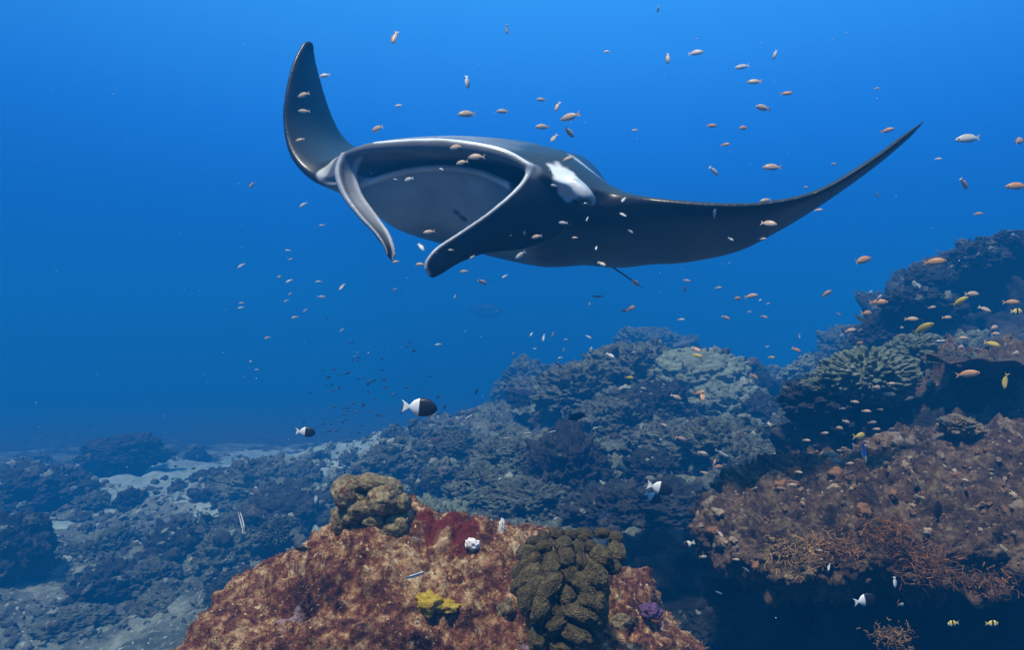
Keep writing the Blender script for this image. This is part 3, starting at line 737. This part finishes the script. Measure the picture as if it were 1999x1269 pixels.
class Acc:
    def __init__(s): s.V, s.F, s.n = [], [], 0
    def add(s, V, Fs):
        s.V.append(np.asarray(V, float)); s.F += [tuple(int(i) + s.n for i in f) for f in Fs]; s.n += len(V)
acc = Acc(); acc.add(Vb, list(map(tuple, Fb)) + tri)
def tube_loft(acc, A, B, nrm, th, n=14, cup=0.0):
    """closed solid between two edge curves, elliptical section of thickness th[i], cupped along nrm"""
    A = catmull(A, 6, False); B = catmull(B, 6, False); k = len(A)
    th = np.interp(np.linspace(0, 1, k), np.linspace(0, 1, len(th)), th)
    V = []
    for i in range(k):
        c = (A[i] + B[i]) / 2; h = (B[i] - A[i]) / 2
        nv = nrm - h * (nrm @ h) / (h @ h + 1e-9); nv = nv / np.linalg.norm(nv)
        for a in np.linspace(0, 2 * math.pi, n, endpoint=False):
            V.append(c + h * math.cos(a) + nv * (th[i] * math.sin(a) + cup * np.linalg.norm(h) * (1 - math.cos(a) ** 2)))
    V.append((A[0] + B[0]) / 2); V.append((A[-1] + B[-1]) / 2)
    Fs = []
    for i in range(k - 1):
        for j in range(n):
            Fs.append((i * n + j, i * n + (j + 1) % n, (i + 1) * n + (j + 1) % n, (i + 1) * n + j))
    Fs += [(k * n, (j + 1) % n, j) for j in range(n)] + [(k * n + 1, (k - 1) * n + j, (k - 1) * n + (j + 1) % n) for j in range(n)]
    acc.add(V, Fs)
def tube(acc, C, rad, n=10, sub=6):
    C = catmull(C, sub, False); k = len(C); rad = np.interp(np.linspace(0, 1, k), np.linspace(0, 1, len(rad)), rad)
    V = []
    for i in range(k):
        t = C[min(i + 1, k - 1)] - C[max(i - 1, 0)]; t /= np.linalg.norm(t)
        s = np.cross(t, (0.13, .2, 1)); s /= np.linalg.norm(s); w = np.cross(s, t)
        for a in np.linspace(0, 2 * math.pi, n, endpoint=False): V.append(C[i] + rad[i] * (s * math.cos(a) + w * math.sin(a)))
    V += [C[0], C[-1]]
    Fs = [(i * n + j, i * n + (j + 1) % n, (i + 1) * n + (j + 1) % n, (i + 1) * n + j) for i in range(k - 1) for j in range(n)]
    Fs += [(k * n, (j + 1) % n, j) for j in range(n)] + [(k * n + 1, (k - 1) * n + j, (k - 1) * n + (j + 1) % n) for j in range(n)]
    acc.add(V, Fs)
# cephalic fin on the picture's right: a broad paddle seen from outside
RA = [Pm(x) for x in [(1040, 322, 2.46), (1018, 362, 2.42), (962, 412, 2.37), (900, 455, 2.31), (856, 484, 2.27), (834, 508, 2.25), (829, 528, 2.25), (838, 543, 2.25)]]
RB = [Pm(x) for x in [(1120, 420, 2.58), (1090, 462, 2.58), (1020, 488, 2.52), (950, 496, 2.42), (905, 512, 2.35), (880, 526, 2.31), (865, 536, 2.29), (848, 545, 2.27)]]
tube_loft(acc, RA, RB, np.array([.35, -.9, -.1]), np.array([.05, .05, .032, .024, .02, .018, .014, .006]) * KD, cup=-.08)
tube(acc, RA[:-1], np.array([.016, .013, .011, .010, .010, .009, .008]) * KD)
# cephalic fin on the picture's left: rolled, seen on edge
LA = [Pm(x) for x in [(672, 300, 2.85), (660, 335, 2.82), (672, 378, 2.78), (702, 420, 2.73), (735, 456, 2.69), (752, 482, 2.66), (757, 500, 2.65), (760, 513, 2.65)]]
LB_ = [Pm(x) for x in [(712, 298, 2.84), (694, 335, 2.86), (704, 378, 2.84), (735, 422, 2.80), (758, 455, 2.75), (769, 482, 2.71), (772, 500, 2.69), (769, 513, 2.68)]]
tube_loft(acc, LA, LB_, np.array([.4, .8, .1]), np.array([.03, .022, .018, .016, .014, .013, .012, .006]) * KD, cup=.55)
tube(acc, LA[:-1], np.array([.018, .019, .017, .014, .011, .009, .008]) * KD)
tube(acc, LB_[:-1], np.array([.016, .012, .010, .009, .009, .008, .007]) * KD)
# lips and lower jaw rim, eye mound, tail
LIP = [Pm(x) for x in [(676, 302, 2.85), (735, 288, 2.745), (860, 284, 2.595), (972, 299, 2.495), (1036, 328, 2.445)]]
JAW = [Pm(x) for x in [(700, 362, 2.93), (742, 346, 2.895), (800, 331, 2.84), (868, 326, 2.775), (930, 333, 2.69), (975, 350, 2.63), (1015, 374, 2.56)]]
tube(acc, LIP, np.array([.018, .026, .030, .026, .018]) * KD)
tube(acc, JAW, np.array([.010, .014, .015, .014, .010]) * KD)
EYE = Pm((1140, 398, 2.46))
tube(acc, [Pm((1092, 345, 2.52)), Pm((1122, 362, 2.475)), Pm((1142, 385, 2.47)), Pm((1162, 398, 2.52))], np.array([.012, .032, .036, .014]) * KD)
TAIL = [Pm(x) for x in [(1090, 440, 3.7), (1150, 490, 3.95), (1185, 514, 4.1), (1225, 541, 4.3), (1257, 563, 4.5)]]
tube(acc, TAIL, np.array([.03, .018, .011, .010, .007]) * KD)
tmp = bpy.data.meshes.new("manta_raw"); tmp.from_pydata(np.concatenate(acc.V).tolist(), [], acc.F); tmp.update()
bm = bmesh.new(); bm.from_mesh(tmp); bmesh.ops.recalc_face_normals(bm, faces=bm.faces); bm.to_mesh(tmp); bm.free()
to = bpy.data.objects.new("manta_raw", tmp); col.objects.link(to)
md = to.modifiers.new("r", 'REMESH'); md.mode = 'VOXEL'; md.voxel_size = .0046; md.use_smooth_shade = True
md = to.modifiers.new("s", 'SMOOTH'); md.factor = .5; md.iterations = 34
dg = bpy.context.evaluated_depsgraph_get()
mm = bpy.data.meshes.new_from_object(to.evaluated_get(dg))
bpy.data.objects.remove(to)
nv = len(mm.vertices); X = np.empty(nv * 3, np.float32); mm.vertices.foreach_get("co", X); X = X.reshape(-1, 3).astype(float)
def near(poly, X, sub=20):
    C = catmull(np.array(poly), sub, False); d = np.full(len(X), 9.0)
    for c in C: d = np.minimum(d, ((X - c) ** 2).sum(1))
    return np.sqrt(d)
C = np.full((nv, 3), 1.0) * np.array([.013, .013, .015])
def paint(w, rgb):
    global C
    C = C * (1 - w[:, None]) + np.array(rgb) * w[:, None]
nz = fbm(X * 9, 3)
thr = [Pm(x) for x in [(760, 395, 3.0), (860, 380, 2.92), (930, 400, 2.85)]]
paint(.85 * sm(.34, .06, near(thr, X) + .03 * nz), (.46, .50, .56))                       # pale throat
paint(.9 * sm(.044, .018, near(LIP, X) + .004 * nz), (.13, .14, .165))  # soft grey sheen painted around the dark upper lip
paint(.95 * sm(.020, .008, near([q_ + np.array([.004, -.012, .022]) for q_ in LIP[1:]], X) + .003 * nz), (.75, .77, .80))                       # upper lip's reflected glint, painted on
paint(.95 * sm(.018, .009, near(JAW, X)), (.80, .82, .86))  # highlight on the lower jaw rim, painted on
parl = [Pm(x) for x in [(720, 310, 2.9), (870, 300, 2.78), (990, 320, 2.62)]]
paint(.8 * sm(.085, .03, near(parl, X)) * (near(LIP, X) > .03), (.17, .18, .21))
paint(.85 * sm(.014, .007, near([q_ + np.array([-.003, -.006, .008]) for q_ in RA], X)), (.42, .45, .50))  # gloss line painted along the right cephalic fin's edge
paint(.8 * sm(.014, .006, near([q_ + np.array([-.004, -.010, .008]) for q_ in LA], X)), (.36, .38, .44)); paint(.85 * sm(.013, .006, near([q_ + np.array([.0, -.008, .006]) for q_ in LB_], X)), (.46, .48, .54))  # painted gloss lines on both ridges of the left cephalic fin
paint(.95 * sm(.046, .026, near([Pm((1103, 345, 2.50)), Pm((1122, 360, 2.44)), Pm((1140, 376, 2.42))], X) + .045 * nz), (.68, .70, .73))  # white cheek
paint(.9 * sm(.034, .020, near([Pm((1158, 380, 2.44)), Pm((1166, 398, 2.46))], X) + .01 * nz), (.5, .52, .55))
paint(sm(.040, .020, near([Pm((1136, 400, 2.42)), Pm((1148, 408, 2.44))], X)), (.006, .006, .008))
paint(.9 * sm(.046, .022, near([Pm((1128, 312, 2.69)), Pm((1162, 331, 2.67)), Pm((1198, 353, 2.66))], X) + .014 * nz), (.46, .47, .46))   # shoulder bars
paint(.9 * sm(.040, .022, near([Pm((655, 304, 3.02)), Pm((640, 322, 3.02)), Pm((631, 338, 3.04))], X) + .014 * nz), (.5, .5, .5))
for (u, v, d) in [(805, 440, 3.2), (905, 425, 2.95), (890, 418, 2.93), (992, 488, 2.78), (1005, 503, 2.9), (845, 470, 3.2), (775, 343, 2.9), (915, 505, 3.2)]:
    paint(.9 * sm(.026, .012, np.linalg.norm(X - Pm((u, v, d)), axis=1) + .01 * nz), (.010, .010, .012))
origin = Pm((930, 400, 3.0))
mm.vertices.foreach_set("co", (X - origin).astype(np.float32).ravel()); mm.update()
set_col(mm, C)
mm.materials.clear()
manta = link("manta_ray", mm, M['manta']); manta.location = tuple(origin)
tag(manta, "large dark manta ray gliding with wings raised and its mouth open", "manta ray")
ey = mesh_from("eye", ico(4)[0], ico(4)[1]); eyo = link("eye", ey, M['eye'], manta)
eyo.location = tuple(Pm((1143, 402, 2.43)) - origin); eyo.scale = (.014, .014, .014)

# ------------------------------------------------------------------ fish
def fish_mesh(name, h=.30, wd=.13, tail=.17, fork=.10, fin=.05, bend=0.0, ped=.045):
    xs = np.array([.5, .485, .45, .38, .27, .12, -.05, -.2, -.3, -.36, -.42, -.5])
    hp = np.array([.0, .22, .44, .70, .92, 1.0, .93, .68, .40, 0, 0, 0]) * h / 2
    hp[9], hp[10], hp[11] = ped, tail * .55, tail
    wp = np.array([.0, .26, .5, .78, .98, 1.0, .85, .55, .30, .14, .05, .02]) * wd / 2
    fp = np.array([0, 0, 0, .0, .7, 1.0, 1.0, .9, .3, 0, 0, 0]) * fin
    n = 14; V = []
    for x, hh, w, fi in zip(xs, hp, wp, fp):
        for j in range(n):
            a = 2 * math.pi * j / n
            z = hh * math.cos(a); y = w * math.sin(a)
            xx = x
            if j == 0: z += fi; xx -= fi * .6
            if j == n // 2: z -= fi * (.8 if x < .05 else .15); xx -= fi * .5
            if x < -.37: xx -= fork * (abs(z) / tail) ** 1.3 * (1 if x < -.45 else .4) - (.03 if x < -.45 else 0)
            V.append((xx, y + bend * (xx - .1) ** 2 * (1 if xx < .1 else .3), z))
    V.append((.5, 0, 0)); V = V
    Fs = [(i * n + j, i * n + (j + 1) % n, (i + 1) * n + (j + 1) % n, (i + 1) * n + j) for i in range(len(xs) - 1) for j in range(n)]
    Fs = [f for f in Fs]
    me = bpy.data.meshes.new(name)
    last = (len(xs) - 1) * n
    Fs += [tuple(range(last, last + n))[::-1]]
    me.from_pydata(V[:-1], [], Fs); me.update()
    bm = bmesh.new(); bm.from_mesh(me); bmesh.ops.remove_doubles(bm, verts=bm.verts, dist=1e-5); bmesh.ops.recalc_face_normals(bm, faces=bm.faces); bm.to_mesh(me); bm.free()
    for p_ in me.polygons: p_.use_smooth = True
    return me
def fish_mat(name, body, belly, back, extra=None, rough=.4):
    """colour runs from belly to back over the fish's own height; extra adds eye, stripe or two-tone"""
    m, n, l, b = new_mat(name)
    t = n.new("ShaderNodeTexCoord"); s = n.new("ShaderNodeSeparateXYZ"); l.new(t.outputs["Object"], s.inputs[0])
    mr_ = n.new("ShaderNodeMapRange"); mr_.inputs[1].default_value = -.14; mr_.inputs[2].default_value = .16; l.new(s.outputs[2], mr_.inputs[0])
    r = n.new("ShaderNodeValToRGB"); e = r.color_ramp.elements; e.new(.5)
    for q, (p_, c) in zip(e, [(.15, belly), (.5, body), (.9, back)]): q.position = p_; q.color = (*c, 1)
    l.new(mr_.outputs[0], r.inputs[0]); out = r.outputs[0]
    def mix(fac, rgb):
        nonlocal out
        mi = n.new("ShaderNodeMix"); mi.data_type = 'RGBA'; l.new(fac, mi.inputs[0]); l.new(out, mi.inputs[6]); mi.inputs[7].default_value = (*rgb, 1); out = mi.outputs[2]
    def band(sock, lo, hi, soft=.012):
        a = n.new("ShaderNodeMapRange"); a.inputs[1].default_value = lo - soft; a.inputs[2].default_value = lo + soft; l.new(sock, a.inputs[0])
        c = n.new("ShaderNodeMapRange"); c.inputs[1].default_value = hi - soft; c.inputs[2].default_value = hi + soft; c.inputs[3].default_value = 1; c.inputs[4].default_value = 0; l.new(sock, c.inputs[0])
        mu = n.new("ShaderNodeMath"); mu.operation = 'MULTIPLY'; l.new(a.outputs[0], mu.inputs[0]); l.new(c.outputs[0], mu.inputs[1]); return mu.outputs[0]
    for ex in (extra or []):
        if ex[0] == 'z': mix(band(s.outputs[2], ex[1], ex[2]), ex[3])
        if ex[0] == 'x': mix(band(s.outputs[0], ex[1], ex[2]), ex[3])
        if ex[0] == 'eye':
            d = n.new("ShaderNodeVectorMath"); d.operation = 'MULTIPLY'; l.new(t.outputs["Object"], d.inputs[0]); d.inputs[1].default_value = (1, 0, 1)
            dd = n.new("ShaderNodeVectorMath"); dd.operation = 'DISTANCE'; l.new(d.outputs[0], dd.inputs[0]); dd.inputs[1].default_value = (ex[1], 0, ex[2])
            mix(band(dd.outputs["Value"], -1, ex[3], .008), ex[4])
    l.new(out, b.inputs["Base Color"]); b.inputs["Roughness"].default_value = rough; b.inputs["Specular IOR Level"].default_value = .4
    return m
EYE_D = ('eye', .385, .025, .035, (.02, .015, .02))
FM = {
    'o': fish_mat('orange_fish', (.52, .27, .13), (.62, .46, .36), (.44, .21, .10), [EYE_D]),
    'p': fish_mat('pale_fish', (.58, .41, .29), (.68, .58, .50), (.40, .29, .21), [EYE_D]),
    'w': fish_mat('whitish_fish', (.62, .60, .58), (.78, .78, .78), (.42, .38, .36), [EYE_D]),
    'y': fish_mat('yellow_fish', (.60, .44, .08), (.68, .58, .25), (.5, .36, .06), [EYE_D]),
    's': fish_mat('striped_fish', (.72, .74, .78), (.75, .78, .82), (.66, .68, .7), [('z', -.016, .040, (.012, .012, .02)), ('z', .07, .3, (.05, .05, .06))]),
    'b': fish_mat('two_tone_fish', (.78, .80, .82), (.80, .80, .82), (.75, .78, .8), [('x', -.06, .9, (.012, .010, .016))]),
    'd': fish_mat('dark_fish', (.02, .018, .026), (.03, .028, .035), (.015, .014, .02)),
    'k': fish_mat('banded_fish', (.75, .62, .25), (.8, .75, .5), (.7, .55, .1), [('x', -.05, .12, (.015, .012, .012)), ('x', .3, .36, (.02, .02, .02))]),
    'u': fish_mat('blue_fish', (.06, .22, .75), (.7, .8, .85), (.03, .08, .5), [('x', .2, .6, (.75, .7, .3))]),
    't': fish_mat('dark_tailed_fish', (.02, .018, .026), (.03, .028, .035), (.015, .014, .02), [('x', -.9, -.4, (.7, .72, .75))]),
}
SH = {'o': [fish_mesh("fish", .30, .14, bend=b) for b in (0, .35, -.35)], 's': [fish_mesh("fish", .17, .10, .075, .02, .02, bend=b) for b in (0, .6, -.6)],
      'b': [fish_mesh("fish", .52, .17, .20, .14, .04)], 'd': [fish_mesh("fish", .34, .13, .13, .06, .04)]}
FAM = {'o': 'o', 'p': 'o', 'w': 'o', 'y': 'o', 's': 's', 'b': 'b', 'd': 'd', 'k': 'b', 'u': 's', 't': 'd'}
_fm = {}
def fish(u, v, L, ang, kind, d, label, group=None, cat="fish", name="fish", yaw=None, var=None):
    fam = FAM[kind]
    var = rng.integers(len(SH[fam])) if var is None else var % len(SH[fam])
    if (kind, var) not in _fm:
        c = SH[fam][var].copy(); c.materials.append(FM[kind]); _fm[(kind, var)] = c
    yaw = math.radians(rng.uniform(-38, 38)) if yaw is None else yaw
    a = math.radians(ang)
    nose = Vector((math.cos(a) * math.cos(yaw), -math.sin(yaw), math.sin(a) * math.cos(yaw)))
    upv = Vector((-math.sin(a), 0, math.cos(a)))
    if upv.z < 0: upv = -upv
    upv = (upv - nose * upv.dot(nose)).normalized()
    side = upv.cross(nose)
    Mx = Matrix((nose, side, upv)).transposed().to_4x4()
    s = .88 * L * d / F / max(.6, math.cos(yaw))
    o = link(name, _fm[(kind, var)])
    Mx.translation = Vector(P(u, v, d))
    o.matrix_world = Mx @ Matrix.Scale(s, 4)
    tag(o, label, cat, group)
    return o

# position, length, heading (degrees, 0 = to the right, 90 = up) and kind, read off the photograph
above = """770,73,32,255,o 633,147,24,190,w 778,206,18,180,w 736,251,28,190,p 912,160,28,275,w 990,57,20,270,w 911,222,40,188,p 981,217,26,190,p 1057,194,22,190,p 1088,208,24,245,p 1112,228,40,190,p
1059,247,32,185,p 1111,258,28,320,p 1081,270,22,235,p 1184,100,14,180,w 1285,17,12,265,w 1304,113,26,265,p 1359,102,32,0,w 1448,130,30,190,w 1513,106,22,250,w 1472,159,28,175,p 1536,182,24,0,o
1489,210,36,178,p 1390,245,24,0,o 1452,249,24,195,o 1416,282,18,0,o 1239,254,14,190,p 1394,334,26,320,w 1507,326,38,178,p 1628,320,14,0,p 1733,254,22,10,o 1713,172,13,0,p 1573,365,13,0,p"""
infront = """592,185,28,190,p 593,217,21,190,p 585,273,20,195,p 890,287,28,180,p 929,306,36,180,p 901,317,26,190,p 797,350,20,190,w 772,350,9,180,w 862,330,11,330,w 1109,310,26,200,p 1075,336,10,90,w 1081,362,14,180,w
1217,390,16,230,w 1216,419,16,150,w 1099,435,19,180,w 1047,462,21,190,p 1024,455,9,270,p 1122,464,13,180,p 1146,428,11,250,w 1231,452,14,330,w 1164,484,11,250,w 1016,498,26,215,w 837,453,25,190,p 822,482,24,310,w
820,516,20,180,p 880,488,12,180,p 921,503,13,220,w 772,511,15,190,p 1175,515,18,330,p 1240,552,20,320,o 1395,416,17,90,w 1501,436,30,345,p 1427,467,13,330,w 1494,391,24,190,p 1490,466,11,0,p"""
right_open = """1890,270,52,185,w 1990,275,36,20,o 1985,363,42,180,o 1882,359,30,315,o 1832,310,15,0,w 1911,417,18,0,o 1712,380,13,300,p 1598,410,15,0,p 1684,508,42,15,o 1826,511,40,5,o 1614,573,24,35,o"""
left_open = """492,361,20,220,p 592,400,20,210,w 628,440,13,190,p 471,519,18,215,w 562,489,12,180,w 567,506,11,200,p 545,541,13,190,y 564,549,15,210,w 622,550,14,185,w 629,580,15,350,w 567,574,12,215,w 558,588,12,205,w
471,592,12,190,p 470,601,13,195,w 667,561,15,240,p 595,607,12,225,p 575,620,15,195,p 667,645,12,210,w 490,706,11,190,w 501,722,9,190,w 521,660,14,200,p 770,566,11,215,p"""
below = """855,673,14,190,w 888,580,10,250,w 905,530,17,185,p 942,551,20,335,p 985,540,14,215,w 1232,602,22,30,o 1151,595,9,270,w 1037,653,11,240,w 1061,660,15,260,w 1079,654,11,250,o 1105,663,9,180,w 1149,658,13,330,w 1100,685,9,260,w
1044,681,8,180,w 1003,690,11,240,p 1093,699,11,190,w 1027,715,15,255,w 1192,694,17,330,w 1237,688,9,200,w 1342,548,16,345,p 1337,564,16,270,w 1404,562,16,0,p 1441,583,20,180,o 1467,578,24,10,p 1484,586,10,30,w 1500,593,9,0,p
1330,624,13,0,w 1418,621,21,335,p 1463,609,10,180,w 1492,619,17,340,p 1499,677,10,0,w 1556,684,22,330,o 1561,657,12,280,w 1506,698,13,0,y 1600,718,15,0,p 1622,708,11,300,w 1638,614,12,320,p"""
onmound = """1362,695,24,345,y 1360,683,18,330,o 1230,738,20,350,y 1365,768,24,10,o 1372,772,26,255,o 1473,736,22,325,o 1330,857,26,340,p 1321,776,26,335,p 1192,904,18,320,p 1216,913,22,330,p 1506,832,20,310,p 1100,803,15,95,w 1376,924,18,340,p
1372,885,20,350,p 1395,903,15,60,o 1402,912,24,0,o 1470,924,14,10,p 1477,940,36,335,p 1085,1013,12,200,w 1120,939,15,310,p 1230,881,14,320,p 1296,830,14,340,p 1270,770,12,350,p"""
onslope = """1716,590,32,0,o 1716,582,18,60,w 1694,612,30,0,o 1661,645,24,10,p 1678,670,20,0,o 1681,623,26,320,o 1875,588,32,35,y 1803,640,40,30,y 1898,574,32,0,p 1780,623,24,0,p 1850,620,22,0,p 1923,604,26,335,p 1975,590,28,0,o 1940,640,26,10,p
1943,652,24,0,p 1937,672,30,345,y 1963,676,13,280,w 1880,660,22,0,p 1876,678,22,0,p 1890,730,38,10,o 1713,757,24,350,p 1740,749,15,0,p 1737,770,18,350,p 1692,803,16,0,p 1670,785,18,350,p 1775,778,20,20,p 1645,798,14,0,p 1653,824,18,340,p
1703,825,15,10,p 1712,838,14,0,p 1740,838,14,20,p 1680,852,34,0,y 1622,887,24,0,p 1631,900,34,350,p 1592,911,18,350,p 1547,947,20,0,p 1600,924,18,0,p 1638,836,22,350,p 1572,892,17,20,w 1575,860,14,0,p 1610,846,14,10,p 1560,922,14,350,p
1660,905,16,0,p 1690,870,12,0,p 1720,800,14,350,p 1590,870,13,0,p 1985,690,26,0,p 1760,640,14,0,p 1820,600,16,10,p 1760,655,18,0,p"""
lower = """1374,1088,18,350,p 1618,1108,16,250,w 1747,1138,24,275,w 1760,1181,18,340,w 1406,1043,18,310,p 1437,1093,14,0,p 1600,1075,12,0,p"""
def parse(s):
    for w in s.split():
        a = w.split(','); yield float(a[0]), float(a[1]), float(a[2]), float(a[3]), a[4]
KN = {'o': 'small orange fish', 'p': 'small pale orange fish', 'w': 'small whitish fish', 'y': 'small yellow fish'}
def zone_put(s, dep, where, grp):
    for (u, v, L, a, k) in parse(s):
        fish(u, v, L, a, k, dep(u, v, L), KN[k] + " " + where, KN[k].replace(" fish", "") + " " + grp)
zone_put(above, lambda u, v, L: min(5.5, max(2.0, 72 / L)) if not (540 < u < 660) else 1.9, "in open blue water above the manta ray", "fish above the manta")
zone_put(infront, lambda u, v, L: rng.uniform(1.35, 1.72) if u > 700 else 2.0, "passing close in front of the manta ray", "fish in front of the manta")
zone_put(right_open, lambda u, v, L: min(5, max(1.5, 72 / L)), "in open water beyond the manta's longer wing", "fish beyond the longer wing")
zone_put(left_open, lambda u, v, L: min(9, max(4, 95 / L)), "in the hazy blue below the manta's upright wing", "fish below the upright wing")
zone_put(below, lambda u, v, L: min(7, max(3.2, 80 / L)), "in the water between manta ray and reef mound", "fish between manta and mound")
zone_put(onmound, lambda u, v, L: rng.uniform(3.3, 4.2), "hovering against the reef mound", "fish at the reef mound")
zone_put(onslope, lambda u, v, L: rng.uniform(1.95, 2.4), "hovering against the rising reef and shelf", "fish at the shelf")
zone_put(lower, lambda u, v, L: rng.uniform(1.35, 1.5), "in the gully and hollow beside the ledge", "fish in the gully")
for (u, v, L, a, d, lab) in [(1167, 579, 25, 180, 3.2, "striped slender fish just below the manta's tail"), (1090, 711, 24, 320, 4.0, "striped slender fish nosing down above the mound's left shoulder"),
                             (1458, 708, 22, 195, 4.0, "striped slender fish right of the domed coral"), (1180, 1004, 34, 220, 2.6, "curved striped fish above the lobed coral"),
                             (1336, 1017, 24, 185, 2.6, "striped fish level over the dark gully"), (1028, 847, 24, 5, 4.0, "striped fish level above the leather coral's left"),
                             (1077, 844, 22, 10, 4.0, "striped fish at the leather coral's rim"), (988, 856, 20, 0, 4.2, "faint striped fish left of the pair by the leather coral"),
                             (908, 870, 32, 338, 3.4, "striped fish tilting down above the dark domed coral"), (865, 890, 26, 18, 3.4, "striped fish tilting up left of the dark domed coral"),
                             (1379, 816, 22, 328, 3.8, "striped fish against the pale lumpy coral"), (1410, 886, 32, 330, 3.4, "long striped fish against the pale knobbly coral"),
                             (1512, 887, 28, 5, 3.0, "striped fish level over the dark boulders by the shelf"), (1457, 1113, 22, 320, 1.6, "striped fish below the ledge's outer tip"),
                             (1403, 1158, 20, 332, 1.7, "striped fish beside the encrusted rock's right flank"), (1668, 876, 28, 110, 2.0, "striped fish rising beside the bright blue fish"),
                             (473, 1020, 48, 115, 3.2, "curved black and white striped fish left of the bulb coral"), (810, 1124, 40, 5, 1.02, "lilac striped fish resting over the encrusted rock's face"),
                             (812, 1052, 18, 330, 1.2, "tiny striped fish behind the encrusted rock's crest"), (388, 1170, 28, 80, 3.0, "blue white striped fish upright by the encrusted rock's left flank"),
                             (1835, 668, 50, 0, 2.2, "long dark striped fish in front of the tall dark outcrop"), (915, 815, 24, 30, 4.2, "pale striped fish rising left of the mound")]:
    fish(u, v, L, a, 's', d, lab, var=1 if 'curved' in lab else 0)
for (u, v, L, a, d, lab, k) in [(822, 796, 72, 355, 1.6, "big black fish with white tail above the bulb coral", 'b'), (598, 844, 40, 355, 2.4, "black fish with white tail over the sandy bottom", 'b'),
                                (1290, 954, 54, 345, 2.3, "black and white fish, upper of a pair over the gully", 'b'), (1276, 972, 40, 330, 2.5, "black and white fish, lower of a pair over the gully", 'b'),
                                (1342, 1064, 30, 200, 2.2, "small black fish with white tail right of the lobed coral", 'b'), (1690, 1172, 48, 10, 1.5, "black fish with white tail in the dark hollow under the ledge", 'b'),
                                (1124, 814, 44, 15, 3.6, "dark fish with small white tail tip against the mound", 't'), (912, 946, 18, 330, 3.0, "small round dark fish behind the encrusted rock's crest", 'd'),
                                (590, 1072, 34, 175, 1.25, "dark purple fish hugging the encrusted rock's upper left", 'd'), (1830, 998, 50, 95, 1.55, "dark fish hanging upright over the ledge", 'd'),
                                (1887, 965, 24, 120, 1.6, "small dark fish over the ledge's upper side", 'd'), (1685, 882, 56, 288, 1.9, "bright blue and white fish diving past the shelf", 'u'),
                                (1860, 1218, 24, 185, 1.4, "yellow fish with black bar in the dark hollow, facing away from the other", 'k'), (1937, 1218, 24, 5, 1.4, "yellow fish with black bar at the hollow's inner end", 'k'),
                                (1985, 608, 24, 0, 2.1, "yellow and white fish with black bar by the tall dark outcrop", 'k'),
                                (1962, 745, 34, 260, 2.3, "yellow fish nosing down in front of the plate coral", 'y'),
                                (950, 608, 80, 355, 34, "large hazy dark fish far off below the manta", 'd')]:
    fish(u, v, L, a, k, d, lab, yaw=math.radians(rng.uniform(-12, 12)))
r2 = np.random.default_rng(21)
for k in range(64):
    u = r2.normal(720, 75); v = r2.normal(775, 52)
    if u > 1000 or v > 885: continue
    fish(u, v, r2.uniform(7, 13), r2.choice([20, 35, 50, 160, 200, 340]), 'd', r2.uniform(6.0, 8.0), "tiny dark fish in the loose school over the sandy bottom", "dark school over the sand")
for (u, v) in [(343, 911), (378, 915), (178, 955), (540, 903), (570, 897), (420, 982), (245, 1010), (44, 920)]:
    fish(u, v, 11, 200, 'd', 6.2, "small dark fish close over the sand left of the school", "dark fish close over the sand")
for (u, v, L, a) in [(868, 795, 14, 60), (930, 765, 14, 65), (855, 775, 12, 60), (1140, 700, 9, 60), (985, 755, 10, 70), (1220, 606, 14, 180)]:
    fish(u, v, L, a, 'd', 6.0, "slim dark fish rising left of the reef mound", "slim dark fish by the mound")

# ------------------------------------------------------------------ floating specks and the water itself
n = 420
pts = np.stack([rng.uniform(-3, 3, n), rng.uniform(.9, 5, n), rng.uniform(1.0, 4.2, n)], 1)
tv, tf = ico(1)
Vp = (pts[:, None, :] + tv[None] * (rng.uniform(.0006, .0016, n) * pts[:, 1] ** .5)[:, None, None]).reshape(-1, 3)
Fp = (tf[None] + np.arange(n)[:, None, None] * len(tv)).reshape(-1, 3)
pm, pn, pl_, pb = new_mat("plankton"); pb.inputs["Base Color"].default_value = (.6, .62, .6, 1)
tag(link("plankton", mesh_from("plankton", Vp, Fp), pm), kind="stuff")

hz = bpy.data.meshes.new("haze")
x0, x1, y0, y1, z0, z1 = -75, 75, -12, 118, float(GZ.min()) - 1.0, 4.7
hv = [(x, y, z) for x in (x0, x1) for y in (y0, y1) for z in (z0, z1)]
hz.from_pydata(hv, [], [(0, 1, 3, 2), (4, 6, 7, 5), (0, 4, 5, 1), (2, 3, 7, 6), (0, 2, 6, 4), (1, 5, 7, 3)])
hm = bpy.data.materials.new("water_haze"); hm.use_nodes = True
hn, hl = hm.node_tree.nodes, hm.node_tree.links
hn.clear()
ho = hn.new("ShaderNodeOutputMaterial"); pv = hn.new("ShaderNodeVolumePrincipled")
pv.inputs["Color"].default_value = (.010, .25, .74, 1)
pv.inputs["Density"].default_value = .078
pv.inputs["Anisotropy"].default_value = .0
hl.new(pv.outputs[0], ho.inputs["Volume"])
tag(link("haze", hz, hm), kind="stuff")
